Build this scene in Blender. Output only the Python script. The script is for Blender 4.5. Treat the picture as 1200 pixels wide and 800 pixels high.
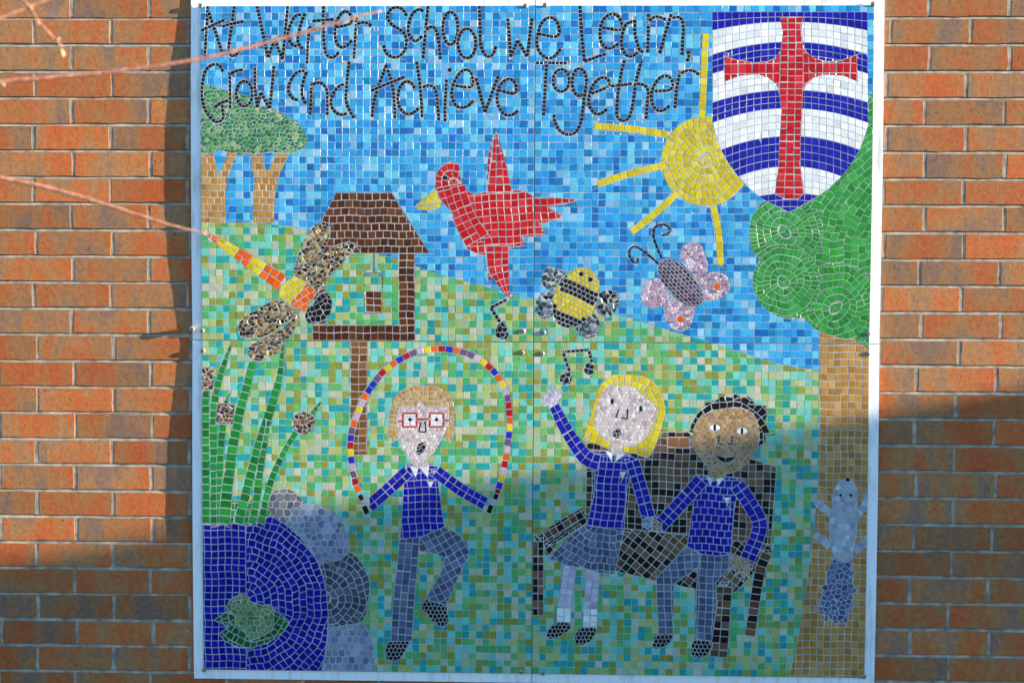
import bpy, math, random
import numpy as np
from mathutils import Vector

random.seed(11)
rng = np.random.default_rng(11)
scene = bpy.context.scene
C = scene.collection
for o in list(bpy.data.objects):
    bpy.data.objects.remove(o, do_unlink=True)

# ------------------------------------------------------------------ camera
ZG = 2.35                                   # height of the top visible brick course above the ground
FPX = 1200 * 50 / 36.0
CAM = np.array([0.0, -4.04452, -0.74806 + ZG])
YAW, PIT, ROL = -0.03027, -0.04056, 0.0046
FWD = np.array([math.sin(YAW) * math.cos(PIT), math.cos(YAW) * math.cos(PIT), math.sin(PIT)])
_r = np.array([math.cos(YAW), -math.sin(YAW), 0.0]); _u = np.cross(_r, FWD)
RGT = _r * math.cos(ROL) + _u * math.sin(ROL)
UPV = -_r * math.sin(ROL) + _u * math.cos(ROL)
cam = bpy.data.cameras.new('camera'); cam_o = bpy.data.objects.new('camera', cam); C.objects.link(cam_o)
cam.lens = 50; cam.sensor_width = 36; cam.sensor_fit = 'HORIZONTAL'; cam.clip_start = 0.05; cam.clip_end = 600
from mathutils import Matrix
cam_o.matrix_world = Matrix(((RGT[0], UPV[0], -FWD[0], CAM[0]), (RGT[1], UPV[1], -FWD[1], CAM[1]),
                             (RGT[2], UPV[2], -FWD[2], CAM[2]), (0, 0, 0, 1)))
cam.dof.use_dof = True; cam.dof.focus_distance = 4.04; cam.dof.aperture_fstop = 1.15
scene.camera = cam_o

# ------------------------------------------------------------------ sky, sun, exposure
SUN_RAKE, SUN_EL = math.radians(79.5), math.radians(10.0)
SDIR = np.array([math.sin(SUN_RAKE) * math.cos(SUN_EL), -math.cos(SUN_RAKE) * math.cos(SUN_EL), math.sin(SUN_EL)])
w = bpy.data.worlds.new('World'); scene.world = w; w.use_nodes = True
nt = w.node_tree
sky = nt.nodes.new('ShaderNodeTexSky'); sky.sky_type = 'NISHITA'; sky.sun_disc = False
sky.sun_elevation = SUN_EL; sky.sun_rotation = math.atan2(SDIR[0], SDIR[1])
sky.air_density = 1.0; sky.dust_density = 0.0; sky.ozone_density = 4.5
bg = nt.nodes['Background']; bg.inputs['Strength'].default_value = 0.148
nt.links.new(sky.outputs[0], bg.inputs[0])
sun = bpy.data.lights.new('sun', 'SUN'); sun.energy = 4.4; sun.angle = math.radians(0.53); sun.color = (1.0, 0.86, 0.64)
sun_o = bpy.data.objects.new('sun', sun); C.objects.link(sun_o)
sun_o.rotation_euler = Vector(SDIR).to_track_quat('Z', 'Y').to_euler(); sun_o.location = (6, -3, 6)
vs = scene.view_settings
vs.view_transform = 'Standard'; vs.look = 'None'; vs.exposure = 1.92; vs.gamma = 1.0; vs.use_curve_mapping = False

# ------------------------------------------------------------------ helpers
def lin(c, k=0.8):
    return tuple((((v / 255.0) / 12.92) if v <= 10 else (((v / 255.0) + 0.055) / 1.055) ** 2.4) * k for v in c)

def plane_pt(px, py, Y):
    d = FWD + (px - 600) / FPX * RGT + (400 - py) / FPX * UPV
    t = (Y - CAM[1]) / d[1]
    return CAM + t * d

def P(px, py):
    p = plane_pt(px, py, -0.02)
    return np.array([p[0], p[2]])

S = 0.002441                                  # metres of mural per traced unit
def PT(s):
    if isinstance(s, str):
        s = [tuple(float(v) for v in q.split(',')) for q in s.split()]
    return np.array([P(a, b) for a, b in s])

def tag(o, label=None, cat=None, group=None, kind=None):
    if label: o['label'] = label
    if cat: o['category'] = cat
    if group: o['group'] = group
    if kind: o['kind'] = kind
    return o

def empty(name, loc):
    o = bpy.data.objects.new(name, None); C.objects.link(o); o.location = loc; o.empty_display_size = 0.1
    return o

def mesh_obj(name, verts, faces, mat, parent=None, loc=(0, 0, 0), attrs=None, smooth=False):
    me = bpy.data.meshes.new(name); me.from_pydata([tuple(v) for v in verts], [], faces)
    if attrs:
        for an, kind, data in attrs:
            a = me.attributes.new(an, kind, 'POINT')
            if kind == 'FLOAT_COLOR':
                a.data.foreach_set('color', np.asarray(data, np.float32).ravel())
            else:
                a.data.foreach_set('value', np.asarray(data, np.float32).ravel())
    me.materials.append(mat)
    if smooth:
        me.polygons.foreach_set('use_smooth', [True] * len(me.polygons))
    o = bpy.data.objects.new(name, me); C.objects.link(o)
    if parent: o.parent = parent
    o.location = loc
    return o

def new_mat(name):
    m = bpy.data.materials.new(name); m.use_nodes = True
    t = m.node_tree; b = t.nodes['Principled BSDF']
    return m, t, b, (lambda k: t.nodes.new(k)), t.links.new

def ramp(n, stops):
    r = n('ShaderNodeValToRGB'); e = r.color_ramp.elements
    while len(e) < len(stops): e.new(0.5)
    for i, (p, c) in enumerate(stops):
        e[i].position = p; e[i].color = (*c, 1) if len(c) == 3 else c
    return r

# ------------------------------------------------------------------ materials
def tile_material(name, rough, metal, var, bump):
    m, t, b, n, L = new_mat(name)
    a = n('ShaderNodeAttribute'); a.attribute_name = 'tile_col'
    g = n('ShaderNodeNewGeometry')
    nz = n('ShaderNodeTexNoise'); nz.inputs['Scale'].default_value = 130; nz.inputs['Detail'].default_value = 3
    L(g.outputs['Position'], nz.inputs['Vector'])
    mr = n('ShaderNodeMapRange'); mr.inputs[3].default_value = 1 - var; mr.inputs[4].default_value = 1 + var
    mr.inputs[1].default_value = 0.3; mr.inputs[2].default_value = 0.7
    L(nz.outputs[0], mr.inputs[0])
    mx = n('ShaderNodeMix'); mx.data_type = 'RGBA'; mx.blend_type = 'MULTIPLY'; mx.inputs[0].default_value = 1
    L(a.outputs['Color'], mx.inputs[6]); L(mr.outputs[0], mx.inputs[7])
    # smears of grout and dust left on the glass
    d = n('ShaderNodeTexNoise'); d.inputs['Scale'].default_value = 34; d.inputs['Detail'].default_value = 6; d.inputs['Roughness'].default_value = 0.7
    L(g.outputs['Position'], d.inputs['Vector'])
    dr = ramp(n, [(0.58, (0, 0, 0)), (0.9, (0.10, 0.10, 0.10))]); L(d.outputs[0], dr.inputs[0])
    m2 = n('ShaderNodeMix'); m2.data_type = 'RGBA'; L(dr.outputs[0], m2.inputs[0])
    L(mx.outputs[2], m2.inputs[6]); m2.inputs[7].default_value = (0.42, 0.41, 0.38, 1)
    L(m2.outputs[2], b.inputs['Base Color'])
    b.inputs['Roughness'].default_value = rough; b.inputs['Metallic'].default_value = metal
    b.inputs['Specular IOR Level'].default_value = 0.14
    n2 = n('ShaderNodeTexNoise'); n2.inputs['Scale'].default_value = 220; n2.inputs['Detail'].default_value = 2
    L(g.outputs['Position'], n2.inputs['Vector'])
    bp = n('ShaderNodeBump'); bp.inputs['Strength'].default_value = bump; bp.inputs['Distance'].default_value = 0.0006
    L(n2.outputs[0], bp.inputs['Height']); L(bp.outputs[0], b.inputs['Normal'])
    return m
M_GLASS = tile_material('glass_tile', 0.22, 0.0, 0.10, 0.25)
M_MIRROR = tile_material('mirror_tile', 0.14, 0.5, 0.25, 0.6)

def grout_material():
    m, t, b, n, L = new_mat('grout')
    g = n('ShaderNodeNewGeometry')
    nz = n('ShaderNodeTexNoise'); nz.inputs['Scale'].default_value = 18; nz.inputs['Detail'].default_value = 6
    L(g.outputs['Position'], nz.inputs['Vector'])
    r = ramp(n, [(0.3, (0.24, 0.235, 0.225)), (0.7, (0.46, 0.455, 0.44))]); L(nz.outputs[0], r.inputs[0])
    L(r.outputs[0], b.inputs['Base Color']); b.inputs['Roughness'].default_value = 0.9
    n2 = n('ShaderNodeTexNoise'); n2.inputs['Scale'].default_value = 900; L(g.outputs['Position'], n2.inputs['Vector'])
    bp = n('ShaderNodeBump'); bp.inputs['Strength'].default_value = 0.5; bp.inputs['Distance'].default_value = 0.0003
    L(n2.outputs[0], bp.inputs['Height']); L(bp.outputs[0], b.inputs['Normal'])
    return m
M_GROUT = grout_material()

def board_material():
    m, t, b, n, L = new_mat('white_board')
    g = n('ShaderNodeNewGeometry')
    nz = n('ShaderNodeTexNoise'); nz.inputs['Scale'].default_value = 9; nz.inputs['Detail'].default_value = 8; nz.inputs['Roughness'].default_value = 0.7
    mp = n('ShaderNodeMapping'); mp.inputs['Scale'].default_value = (5.0, 1.0, 0.8); L(g.outputs['Position'], mp.inputs['Vector'])
    L(mp.outputs[0], nz.inputs['Vector'])
    r = ramp(n, [(0.32, (0.56, 0.53, 0.47)), (0.5, (0.8, 0.79, 0.77))]); L(nz.outputs[0], r.inputs[0])
    L(r.outputs[0], b.inputs['Base Color']); b.inputs['Roughness'].default_value = 0.5
    return m
M_BOARD = board_material()

def brick_material():
    m, t, b, n, L = new_mat('brindled_brick')
    a = n('ShaderNodeAttribute'); a.attribute_name = 'brick_rnd'
    g = n('ShaderNodeNewGeometry')
    mp = n('ShaderNodeMapping'); mp.inputs['Scale'].default_value = (1.0, 1.0, 0.45)
    L(g.outputs['Position'], mp.inputs['Vector'])
    big = n('ShaderNodeTexNoise'); big.noise_dimensions = '4D'; big.inputs['Scale'].default_value = 9.0; big.inputs['Detail'].default_value = 6.0; big.inputs['Roughness'].default_value = 0.62
    mw = n('ShaderNodeMath'); mw.operation = 'MULTIPLY'; mw.inputs[1].default_value = 90.0
    L(a.outputs['Fac'], mw.inputs[0]); L(mp.outputs[0], big.inputs['Vector']); L(mw.outputs[0], big.inputs['W'])
    r = ramp(n, [(0.385, lin((148, 112, 88))), (0.475, lin((178, 122, 72))), (0.53, lin((190, 110, 54))), (0.66, lin((202, 94, 38)))])
    L(big.outputs[0], r.inputs[0])
    # per brick tone
    mr = n('ShaderNodeMapRange'); mr.inputs[3].default_value = 0.74; mr.inputs[4].default_value = 1.12
    fr = n('ShaderNodeMath'); fr.operation = 'FRACT'; mm = n('ShaderNodeMath'); mm.operation = 'MULTIPLY'; mm.inputs[1].default_value = 13.7
    L(a.outputs['Fac'], mm.inputs[0]); L(mm.outputs[0], fr.inputs[0]); L(fr.outputs[0], mr.inputs[0])
    mx = n('ShaderNodeMix'); mx.data_type = 'RGBA'; mx.blend_type = 'MULTIPLY'; mx.inputs[0].default_value = 1
    L(r.outputs[0], mx.inputs[6]); L(mr.outputs[0], mx.inputs[7])
    # mottling
    md = n('ShaderNodeTexNoise'); md.inputs['Scale'].default_value = 70; md.inputs['Detail'].default_value = 9; md.inputs['Roughness'].default_value = 0.78
    L(g.outputs['Position'], md.inputs['Vector'])
    m3 = n('ShaderNodeMapRange'); m3.inputs[1].default_value = 0.3; m3.inputs[2].default_value = 0.7; m3.inputs[3].default_value = 0.6; m3.inputs[4].default_value = 1.28
    L(md.outputs[0], m3.inputs[0])
    m4 = n('ShaderNodeMix'); m4.data_type = 'RGBA'; m4.blend_type = 'MULTIPLY'; m4.inputs[0].default_value = 1
    L(mx.outputs[2], m4.inputs[6]); L(m3.outputs[0], m4.inputs[7])
    # burnt pits
    pv = n('ShaderNodeTexNoise'); pv.inputs['Scale'].default_value = 120; pv.inputs['Detail'].default_value = 2
    L(g.outputs['Position'], pv.inputs['Vector'])
    pr = ramp(n, [(0.635, (0, 0, 0)), (0.72, (0.85, 0.85, 0.85))]); L(pv.outputs[0], pr.inputs[0])
    m5 = n('ShaderNodeMix'); m5.data_type = 'RGBA'; L(pr.outputs[0], m5.inputs[0]); L(m4.outputs[2], m5.inputs[6])
    m5.inputs[7].default_value = (0.05, 0.035, 0.03, 1)
    # pale bloom
    bl = n('ShaderNodeTexNoise'); bl.inputs['Scale'].default_value = 6; bl.inputs['Detail'].default_value = 7; bl.inputs['Roughness'].default_value = 0.7
    L(g.outputs['Position'], bl.inputs['Vector'])
    br = ramp(n, [(0.58, (0, 0, 0)), (0.8, (0.25, 0.25, 0.25))]); L(bl.outputs[0], br.inputs[0])
    m6 = n('ShaderNodeMix'); m6.data_type = 'RGBA'; L(br.outputs[0], m6.inputs[0]); L(m5.outputs[2], m6.inputs[6])
    m6.inputs[7].default_value = (0.36, 0.31, 0.25, 1)
    # scattered white lime marks
    lm = n('ShaderNodeTexNoise'); lm.inputs['Scale'].default_value = 46; lm.inputs['Detail'].default_value = 5; L(g.outputs['Position'], lm.inputs['Vector'])
    lr = ramp(n, [(0.71, (0, 0, 0)), (0.78, (0.55, 0.55, 0.55))]); L(lm.outputs[0], lr.inputs[0])
    m7 = n('ShaderNodeMix'); m7.data_type = 'RGBA'; L(lr.outputs[0], m7.inputs[0]); L(m6.outputs[2], m7.inputs[6]); m7.inputs[7].default_value = (0.6, 0.57, 0.52, 1)
    L(m7.outputs[2], b.inputs['Base Color']); b.inputs['Roughness'].default_value = 0.88
    sub = n('ShaderNodeMath'); sub.operation = 'SUBTRACT'; L(md.outputs[0], sub.inputs[0]); L(pr.outputs[0], sub.inputs[1])
    gr = n('ShaderNodeTexNoise'); gr.inputs['Scale'].default_value = 330; gr.inputs['Detail'].default_value = 5; gr.inputs['Roughness'].default_value = 0.7
    L(g.outputs['Position'], gr.inputs['Vector'])
    sm = n('ShaderNodeMath'); sm.operation = 'MULTIPLY_ADD'; sm.inputs[1].default_value = 0.55; L(gr.outputs[0], sm.inputs[0]); L(sub.outputs[0], sm.inputs[2]); sub = sm
    bp = n('ShaderNodeBump'); bp.inputs['Strength'].default_value = 0.7; bp.inputs['Distance'].default_value = 0.0014
    L(sub.outputs[0], bp.inputs['Height']); L(bp.outputs[0], b.inputs['Normal'])
    return m
M_BRICK = brick_material()

def mortar_material():
    m, t, b, n, L = new_mat('mortar')
    g = n('ShaderNodeNewGeometry')
    nz = n('ShaderNodeTexNoise'); nz.inputs['Scale'].default_value = 30; nz.inputs['Detail'].default_value = 7
    L(g.outputs['Position'], nz.inputs['Vector'])
    r = ramp(n, [(0.3, (0.15, 0.126, 0.095)), (0.72, (0.46, 0.39, 0.29))]); L(nz.outputs[0], r.inputs[0])
    L(r.outputs[0], b.inputs['Base Color']); b.inputs['Roughness'].default_value = 0.95
    n2 = n('ShaderNodeTexNoise'); n2.inputs['Scale'].default_value = 350; n2.inputs['Detail'].default_value = 4; L(g.outputs['Position'], n2.inputs['Vector'])
    bp = n('ShaderNodeBump'); bp.inputs['Strength'].default_value = 0.8; bp.inputs['Distance'].default_value = 0.0018
    L(n2.outputs[0], bp.inputs['Height']); L(bp.outputs[0], b.inputs['Normal'])
    return m
M_MORTAR = mortar_material()

def plain(name, c1, c2, scale, rough, metal=0.0, bump=0.0, dist=0.002):
    m, t, b, n, L = new_mat(name)
    g = n('ShaderNodeNewGeometry')
    nz = n('ShaderNodeTexNoise'); nz.inputs['Scale'].default_value = scale; nz.inputs['Detail'].default_value = 6
    L(g.outputs['Position'], nz.inputs['Vector'])
    r = ramp(n, [(0.35, c1), (0.65, c2)]); L(nz.outputs[0], r.inputs[0]); L(r.outputs[0], b.inputs['Base Color'])
    b.inputs['Roughness'].default_value = rough; b.inputs['Metallic'].default_value = metal
    if bump:
        bp = n('ShaderNodeBump'); bp.inputs['Strength'].default_value = bump; bp.inputs['Distance'].default_value = dist
        L(nz.outputs[0], bp.inputs['Height']); L(bp.outputs[0], b.inputs['Normal'])
    return m
M_SCREW = plain('tarnished_screw', (0.18, 0.14, 0.10), (0.44, 0.38, 0.31), 260, 0.5, 0.2)
M_SLOT = plain('screw_recess', (0.02, 0.018, 0.015), (0.05, 0.04, 0.03), 200, 0.8)
M_TWIG = plain('red_twig_bark', lin((146, 92, 72)), lin((200, 142, 116)), 70, 0.65, 0, 0.6)
M_BUD = plain('pale_bud', lin((190, 130, 90)), lin((226, 190, 140)), 60, 0.6)
M_GROUND = plain('tarmac_ground', (0.05, 0.05, 0.048), (0.09, 0.088, 0.085), 60, 0.95, 0, 0.4)
M_COPING = plain('concrete_coping', (0.28, 0.27, 0.25), (0.42, 0.40, 0.37), 14, 0.9, 0, 0.3)

# ------------------------------------------------------------------ ground
gv = [(-150, -150, 0), (150, -150, 0), (150, 150, 0), (-150, 150, 0)]
tag(mesh_obj('ground', gv, [(0, 1, 2, 3)], M_GROUND), 'dark tarmac ground in front of the brick wall', 'ground', kind='structure')

# ------------------------------------------------------------------ brick wall
XL, XS, XR = -1.03723, -0.06102, 0.91462          # outer edges of the mural and its upright seam
def box_faces():
    return [(0, 1, 2, 3), (4, 7, 6, 5), (0, 4, 5, 1), (1, 5, 6, 2), (2, 6, 7, 3), (3, 7, 4, 0)]

def brick_geo(x0, x1, z0, z1, rs):
    """front-bevelled brick; local to its centre, front face near y=0"""
    j = lambda s: rs.uniform(-s, s)
    xa, xb = x0 + j(.0012), x1 + j(.0012); za, zb = z0 + j(.0010), z1 + j(.0010)
    cx, cz = (xa + xb) / 2, (za + zb) / 2
    f = j(.00025)                                    # each brick stands a little proud or shy
    tx, tz = j(.0002), j(.0002)
    bv = 0.0015 + j(.0005)
    # outlines with extra points along the arrises, so that the edges wander
    nx, nz_ = 6, 3
    ring = [(xa + (xb - xa) * i / nx, za) for i in range(nx)] + [(xb, za + (zb - za) * i / nz_) for i in range(nz_)] \
         + [(xb - (xb - xa) * i / nx, zb) for i in range(nx)] + [(xa, zb - (zb - za) * i / nz_) for i in range(nz_)]
    ring = [(x + j(.0012) + (j(.003) if rs.random() < .06 else 0), z + j(.0012) + (j(.003) if rs.random() < .06 else 0)) for x, z in ring]
    N = len(ring)
    v = []
    for x, z in ring: v.append((x - cx, 0.03, z - cz))
    for x, z in ring: v.append((x - cx, 0.0014 + f, z - cz))
    for x, z in ring:
        ix = x + (bv if x < cx else -bv) * min(1, abs(x - cx) / ((xb - xa) / 2)) ** 8
        iz = z + (bv if z < cz else -bv) * min(1, abs(z - cz) / ((zb - za) / 2)) ** 4
        v.append((ix - cx, f + tx * (ix - cx) / 0.11 + tz * (iz - cz) / 0.033, iz - cz))
    fc = []
    for k in range(2):
        for i in range(N):
            a, b = k * N + i, k * N + (i + 1) % N
            fc.append((a, b, b + N, a + N))
    fc.append(tuple(2 * N + i for i in range(N)))
    return cx, cz, v, fc

WX0, WX1, WTOP = -7.0, 9.2, 3.6
wall = empty('brick_wall', (0.0, 0.0, 0.0))
tag(wall, 'orange and buff brick wall with pale mortar joints behind the mosaic panels', 'wall')
my = 0.0066
mv = [(WX0, my, 0), (WX1, my, 0), (WX1, my, WTOP), (WX0, my, WTOP), (WX0, .22, 0), (WX1, .22, 0), (WX1, .22, WTOP), (WX0, .22, WTOP)]
mesh_obj('mortar', mv, box_faces(), M_MORTAR, wall)
# pointing struck to shed water: each bed slopes from a recess under the upper brick to the arris of the lower one
mrs = random.Random(9); NX = 230; pv_, pf_ = [], []
for k in range(-17, 33):
    zc = ZG - .075 * k
    if zc > WTOP - .001 or zc - .075 < .001: continue
    prof = [(.0046, .0062), (-.0044, .0001), (-.0066, .0010), (-.0698, .0010)]
    b0 = len(pv_)
    for i in range(NX + 1):
        x = WX0 + (WX1 - WX0) * i / NX
        dz, dy = mrs.uniform(-.0012, .0012), mrs.uniform(-.0008, .0006)
        for q, (pz, py) in enumerate(prof): pv_.append((x, py + dy * (1 if q < 2 else .5), zc + pz + (dz if 0 < q < 3 else 0)))
    for i in range(NX):
        for q in range(3):
            a = b0 + i * 4 + q; pf_.append((a, a + 1, a + 5, a + 4))
mesh_obj('pointing', pv_, pf_, M_MORTAR, wall)
CO, BP = 0.075, 0.22184
phL = [P(35.75, 38)[0], P(80.75, 69)[0]]; phR = [P(1044, 38)[0], P(1090, 69)[0]]
rs = random.Random(5)
bulk_v, bulk_f, bulk_r = [], [], []
for k in range(-17, 33):
    zt_ = ZG - CO * k; zb_ = zt_ - CO
    if zb_ < -0.01 or zt_ > WTOP + .01: continue
    za, zb = zb_ + .0038 + rs.uniform(-.0008, .0008), zt_ - .0038 + rs.uniform(-.0008, .0008)
    za = max(za, 0.002)
    for side in (0, 1):
        ph = (phL, phR)[side][k % 2] + rs.uniform(-.006, .006) - (0.0011 * k if side else 0)
        i0 = math.floor((WX0 - ph) / BP) - 1
        for i in range(i0, i0 + 82):
            x0, x1 = ph + i * BP + .0043, ph + (i + 1) * BP - .0043
            mid = (x0 + x1) / 2
            if (mid < XS) != (side == 0) or x0 < WX0 or x1 > WX1: continue
            if abs(mid - XS) < .13: continue                      # the middle, all behind the mural
            if x0 > XL + .06 and x1 < XR - .06 and zb < ZG + .02 and za > ZG - 1.86: continue
            cx, cz, v, f = brick_geo(x0, x1, za, zb, rs)
            r = rs.random()
            if -1.66 < mid + .11 and mid - .11 < 1.39 and cz > ZG - 1.95 and cz < ZG + .08:
                mesh_obj('brick', v, f, M_BRICK, wall, (cx, 0, cz), [('brick_rnd', 'FLOAT', [r] * len(v))])
            else:
                b0 = len(bulk_v)
                bulk_v += [(a + cx, b, c + cz) for a, b, c in v]; bulk_r += [r] * len(v)
                bulk_f += [tuple(q + b0 for q in ff) for ff in f]
tag(mesh_obj('brick_courses', bulk_v, bulk_f, M_BRICK, wall, (0, 0, 0), [('brick_rnd', 'FLOAT', bulk_r)]), kind='stuff')

# ------------------------------------------------------------------ unseen wall added past the right edge to cast shade across the mural foot
ps = P(1030, 479)
RX = ps[0] + 7.5; RT = ps[1] + 7.5 * SDIR[2] / SDIR[0]
ret = empty('shadow_caster_wall', (RX, -1.3, 0)); tag(ret, 'unseen low brick wall with concrete coping, added to shade the foot of the mural', 'wall')
def boxm(x0, x1, y0, y1, z0, z1):
    return [(x0, y0, z0), (x1, y0, z0), (x1, y0, z1), (x0, y0, z1), (x0, y1, z0), (x1, y1, z0), (x1, y1, z1), (x0, y1, z1)]
mesh_obj('mortar', boxm(.002, .21, -1.6, 1.295, 0, RT - .06), box_faces(), M_MORTAR, ret)
bv_, bf_, br_ = [], [], []
for k in range(int((RT - .06) / CO)):
    z0 = k * CO
    for i in range(-1, 14):
        y0 = -1.6 + i * BP + (BP / 2 if k % 2 else 0); y1 = min(y0 + BP - .01, 1.29); y0 = max(y0, -1.6)
        if y1 - y0 < .03: continue
        for xa, xb in ((-.004, .05), (.16, .216)):
            b0 = len(bv_); bv_ += boxm(xa, xb, y0, y1, z0 + .005, z0 + CO - .005); bf_ += [tuple(q + b0 for q in ff) for ff in box_faces()]
            br_ += [rs.random()] * 8
tag(mesh_obj('brick_courses', bv_, bf_, M_BRICK, ret, (0, 0, 0), [('brick_rnd', 'FLOAT', br_)]), kind='stuff')
cv = [(-.03, -1.63, RT - .06), (.24, -1.63, RT - .06), (.24, -1.63, RT - .015), (.105, -1.63, RT), (-.03, -1.63, RT - .015)]
cv = cv + [(x, 1.295, z) for x, y, z in cv]
mesh_obj('coping', cv, [(0, 1, 2, 3, 4), (9, 8, 7, 6, 5)] + [(i, (i + 1) % 5 + 0, (i + 1) % 5 + 5, i + 5) for i in range(5)], M_COPING, ret)

# ================================================================== MOSAIC
ZT, ZS, ZB = 0.03229 + ZG, -0.91309 + ZG, -1.86312 + ZG       # tile field: top, level seam, bottom
TXL, TXR = XL + .0295, XR - .0295                           # tile field: left, right
D0, BOW, TILE_H, GROUT_H = 0.0062, 0.0088, 0.0060, 0.00572
def bow(z):
    t = (z - ZS) / (ZT - ZS) if z > ZS else (ZS - z) / (ZS - ZB)
    return BOW * max(0.0, math.sin(math.pi * min(1, max(0, t)))) ** 0.85

# ---- polygon tools (convex, ccw or cw kept as lists of (x,z))
def clip(poly, nx, nz, c):
    out = []; n = len(poly)
    for i in range(n):
        a, b = poly[i], poly[(i + 1) % n]
        da, db = a[0] * nx + a[1] * nz - c, b[0] * nx + b[1] * nz - c
        if da <= 0: out.append(a)
        if (da < 0 and db > 0) or (da > 0 and db < 0):
            t = da / (da - db); out.append((a[0] + t * (b[0] - a[0]), a[1] + t * (b[1] - a[1])))
    return out

def area(poly):
    s = 0
    for i in range(len(poly)):
        a, b = poly[i], poly[(i + 1) % len(poly)]; s += a[0] * b[1] - b[0] * a[1]
    return s / 2

def cen(poly):
    n = len(poly); return (sum(p[0] for p in poly) / n, sum(p[1] for p in poly) / n)

def inset(poly, g):
    out = poly; n = len(poly)
    for i in range(n):
        a, b = poly[i], poly[(i + 1) % n]
        ex, ez = b[0] - a[0], b[1] - a[1]; l = math.hypot(ex, ez)
        if l < 1e-7: continue
        nx, nz = ez / l, -ex / l                     # outward for ccw
        out = clip(out, nx, nz, a[0] * nx + a[1] * nz - g)
        if len(out) < 3: return []
    return out

class Shape:
    def __init__(s, fig, part, pts, layout, cols, mat='g', spine=None, wd=None, closed=False, within=None, **kw):
        s.fig, s.part, s.layout, s.cols, s.mat, s.kw, s.within = fig, part, layout, cols, mat, kw, within
        s.spine = None; s.closed = closed
        if spine is not None:
            s.spine = np.asarray(spine)
            if closed: s.spine = np.vstack([s.spine, s.spine[:1]])
            n = len(s.spine)
            wd = np.atleast_1d(np.asarray(wd, float)) * S
            s.wd = np.interp(np.linspace(0, 1, n), np.linspace(0, 1, len(wd)), wd) if len(wd) > 1 else np.full(n, wd[0])
            m = s.wd.max() / 2
            s.lo, s.hi = s.spine.min(0) - m, s.spine.max(0) + m
            s.A, s.B = s.spine[:-1], s.spine[1:]
        else:
            s.pts = np.asarray(pts)
            s.A, s.B = s.pts, np.roll(s.pts, -1, 0)
            s.lo, s.hi = s.pts.min(0), s.pts.max(0)
        s.D = s.B - s.A; s.DD = np.maximum((s.D ** 2).sum(1), 1e-14)
    def query(s, p):
        a = s.query1(p)
        if s.within is None: return a
        b = s.within.query1(p); m = b[0] > a[0]
        return np.where(m, b[0], a[0]), np.where(m[:, None], b[1], a[1]), np.where(m[:, None], b[2], a[2])
    def query1(s, p):
        p = np.asarray(p, float)
        t = np.clip(((p[:, None, :] - s.A[None]) * s.D[None]).sum(-1) / s.DD[None], 0, 1)
        q = s.A[None] + t[..., None] * s.D[None]
        df = p[:, None, :] - q; d = np.sqrt((df ** 2).sum(-1))
        if s.spine is not None:
            wseg = s.wd[:-1][None] * (1 - t) + s.wd[1:][None] * t
            sd = d - wseg / 2; k = sd.argmin(1); ii = np.arange(len(p))
            dk = d[ii, k]; n = df[ii, k] / np.maximum(dk, 1e-9)[:, None]
            bad = dk < 1e-7
            if bad.any():
                tt = s.D[k[bad]]; n[bad] = np.stack([-tt[:, 1], tt[:, 0]], -1) / np.sqrt(s.DD[k[bad]])[:, None]
            sdk = sd[ii, k]
            if not s.closed:
                for e, a0, dv in ((0, s.A[0], -s.D[0]), (len(s.A) - 1, s.B[-1], s.D[-1])):
                    dv = dv / np.sqrt((dv ** 2).sum()); nv = np.array([-dv[1], dv[0]])
                    rel = p - a0; ov = rel @ dv; pr = rel @ nv; hw = (s.wd[0] if e == 0 else s.wd[-1]) / 2
                    m = (k == e) & (ov > 0)
                    if m.any():
                        side = np.abs(pr) - hw; use = ov >= side
                        a1 = m & use; a2 = m & ~use
                        sdk[a1] = ov[a1]; n[a1] = dv
                        sdk[a2] = side[a2]; n[a2] = np.sign(pr[a2])[:, None] * nv
            return sdk, p - n * sdk[:, None], n
        k = d.argmin(1); ii = np.arange(len(p)); dk = d[ii, k]
        x, z = p[:, 0:1], p[:, 1:2]
        a, b = s.A[None], s.B[None]
        cr = ((a[..., 1] > z) != (b[..., 1] > z)) & (x < (b[..., 0] - a[..., 0]) * (z - a[..., 1]) / np.where(np.abs(b[..., 1] - a[..., 1]) < 1e-12, 1e-12, b[..., 1] - a[..., 1]) + a[..., 0])
        ins = cr.sum(1) % 2 == 1
        sg = np.where(ins, -1.0, 1.0)
        n = df[ii, k] / np.maximum(dk, 1e-9)[:, None] * sg[:, None]
        tiny = dk < 1e-7
        if tiny.any():
            tt = s.D[k[tiny]]; n[tiny] = np.stack([tt[:, 1], -tt[:, 0]], -1) / np.sqrt(s.DD[k[tiny]])[:, None]
        return sg * dk, q[ii, k], n

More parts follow.
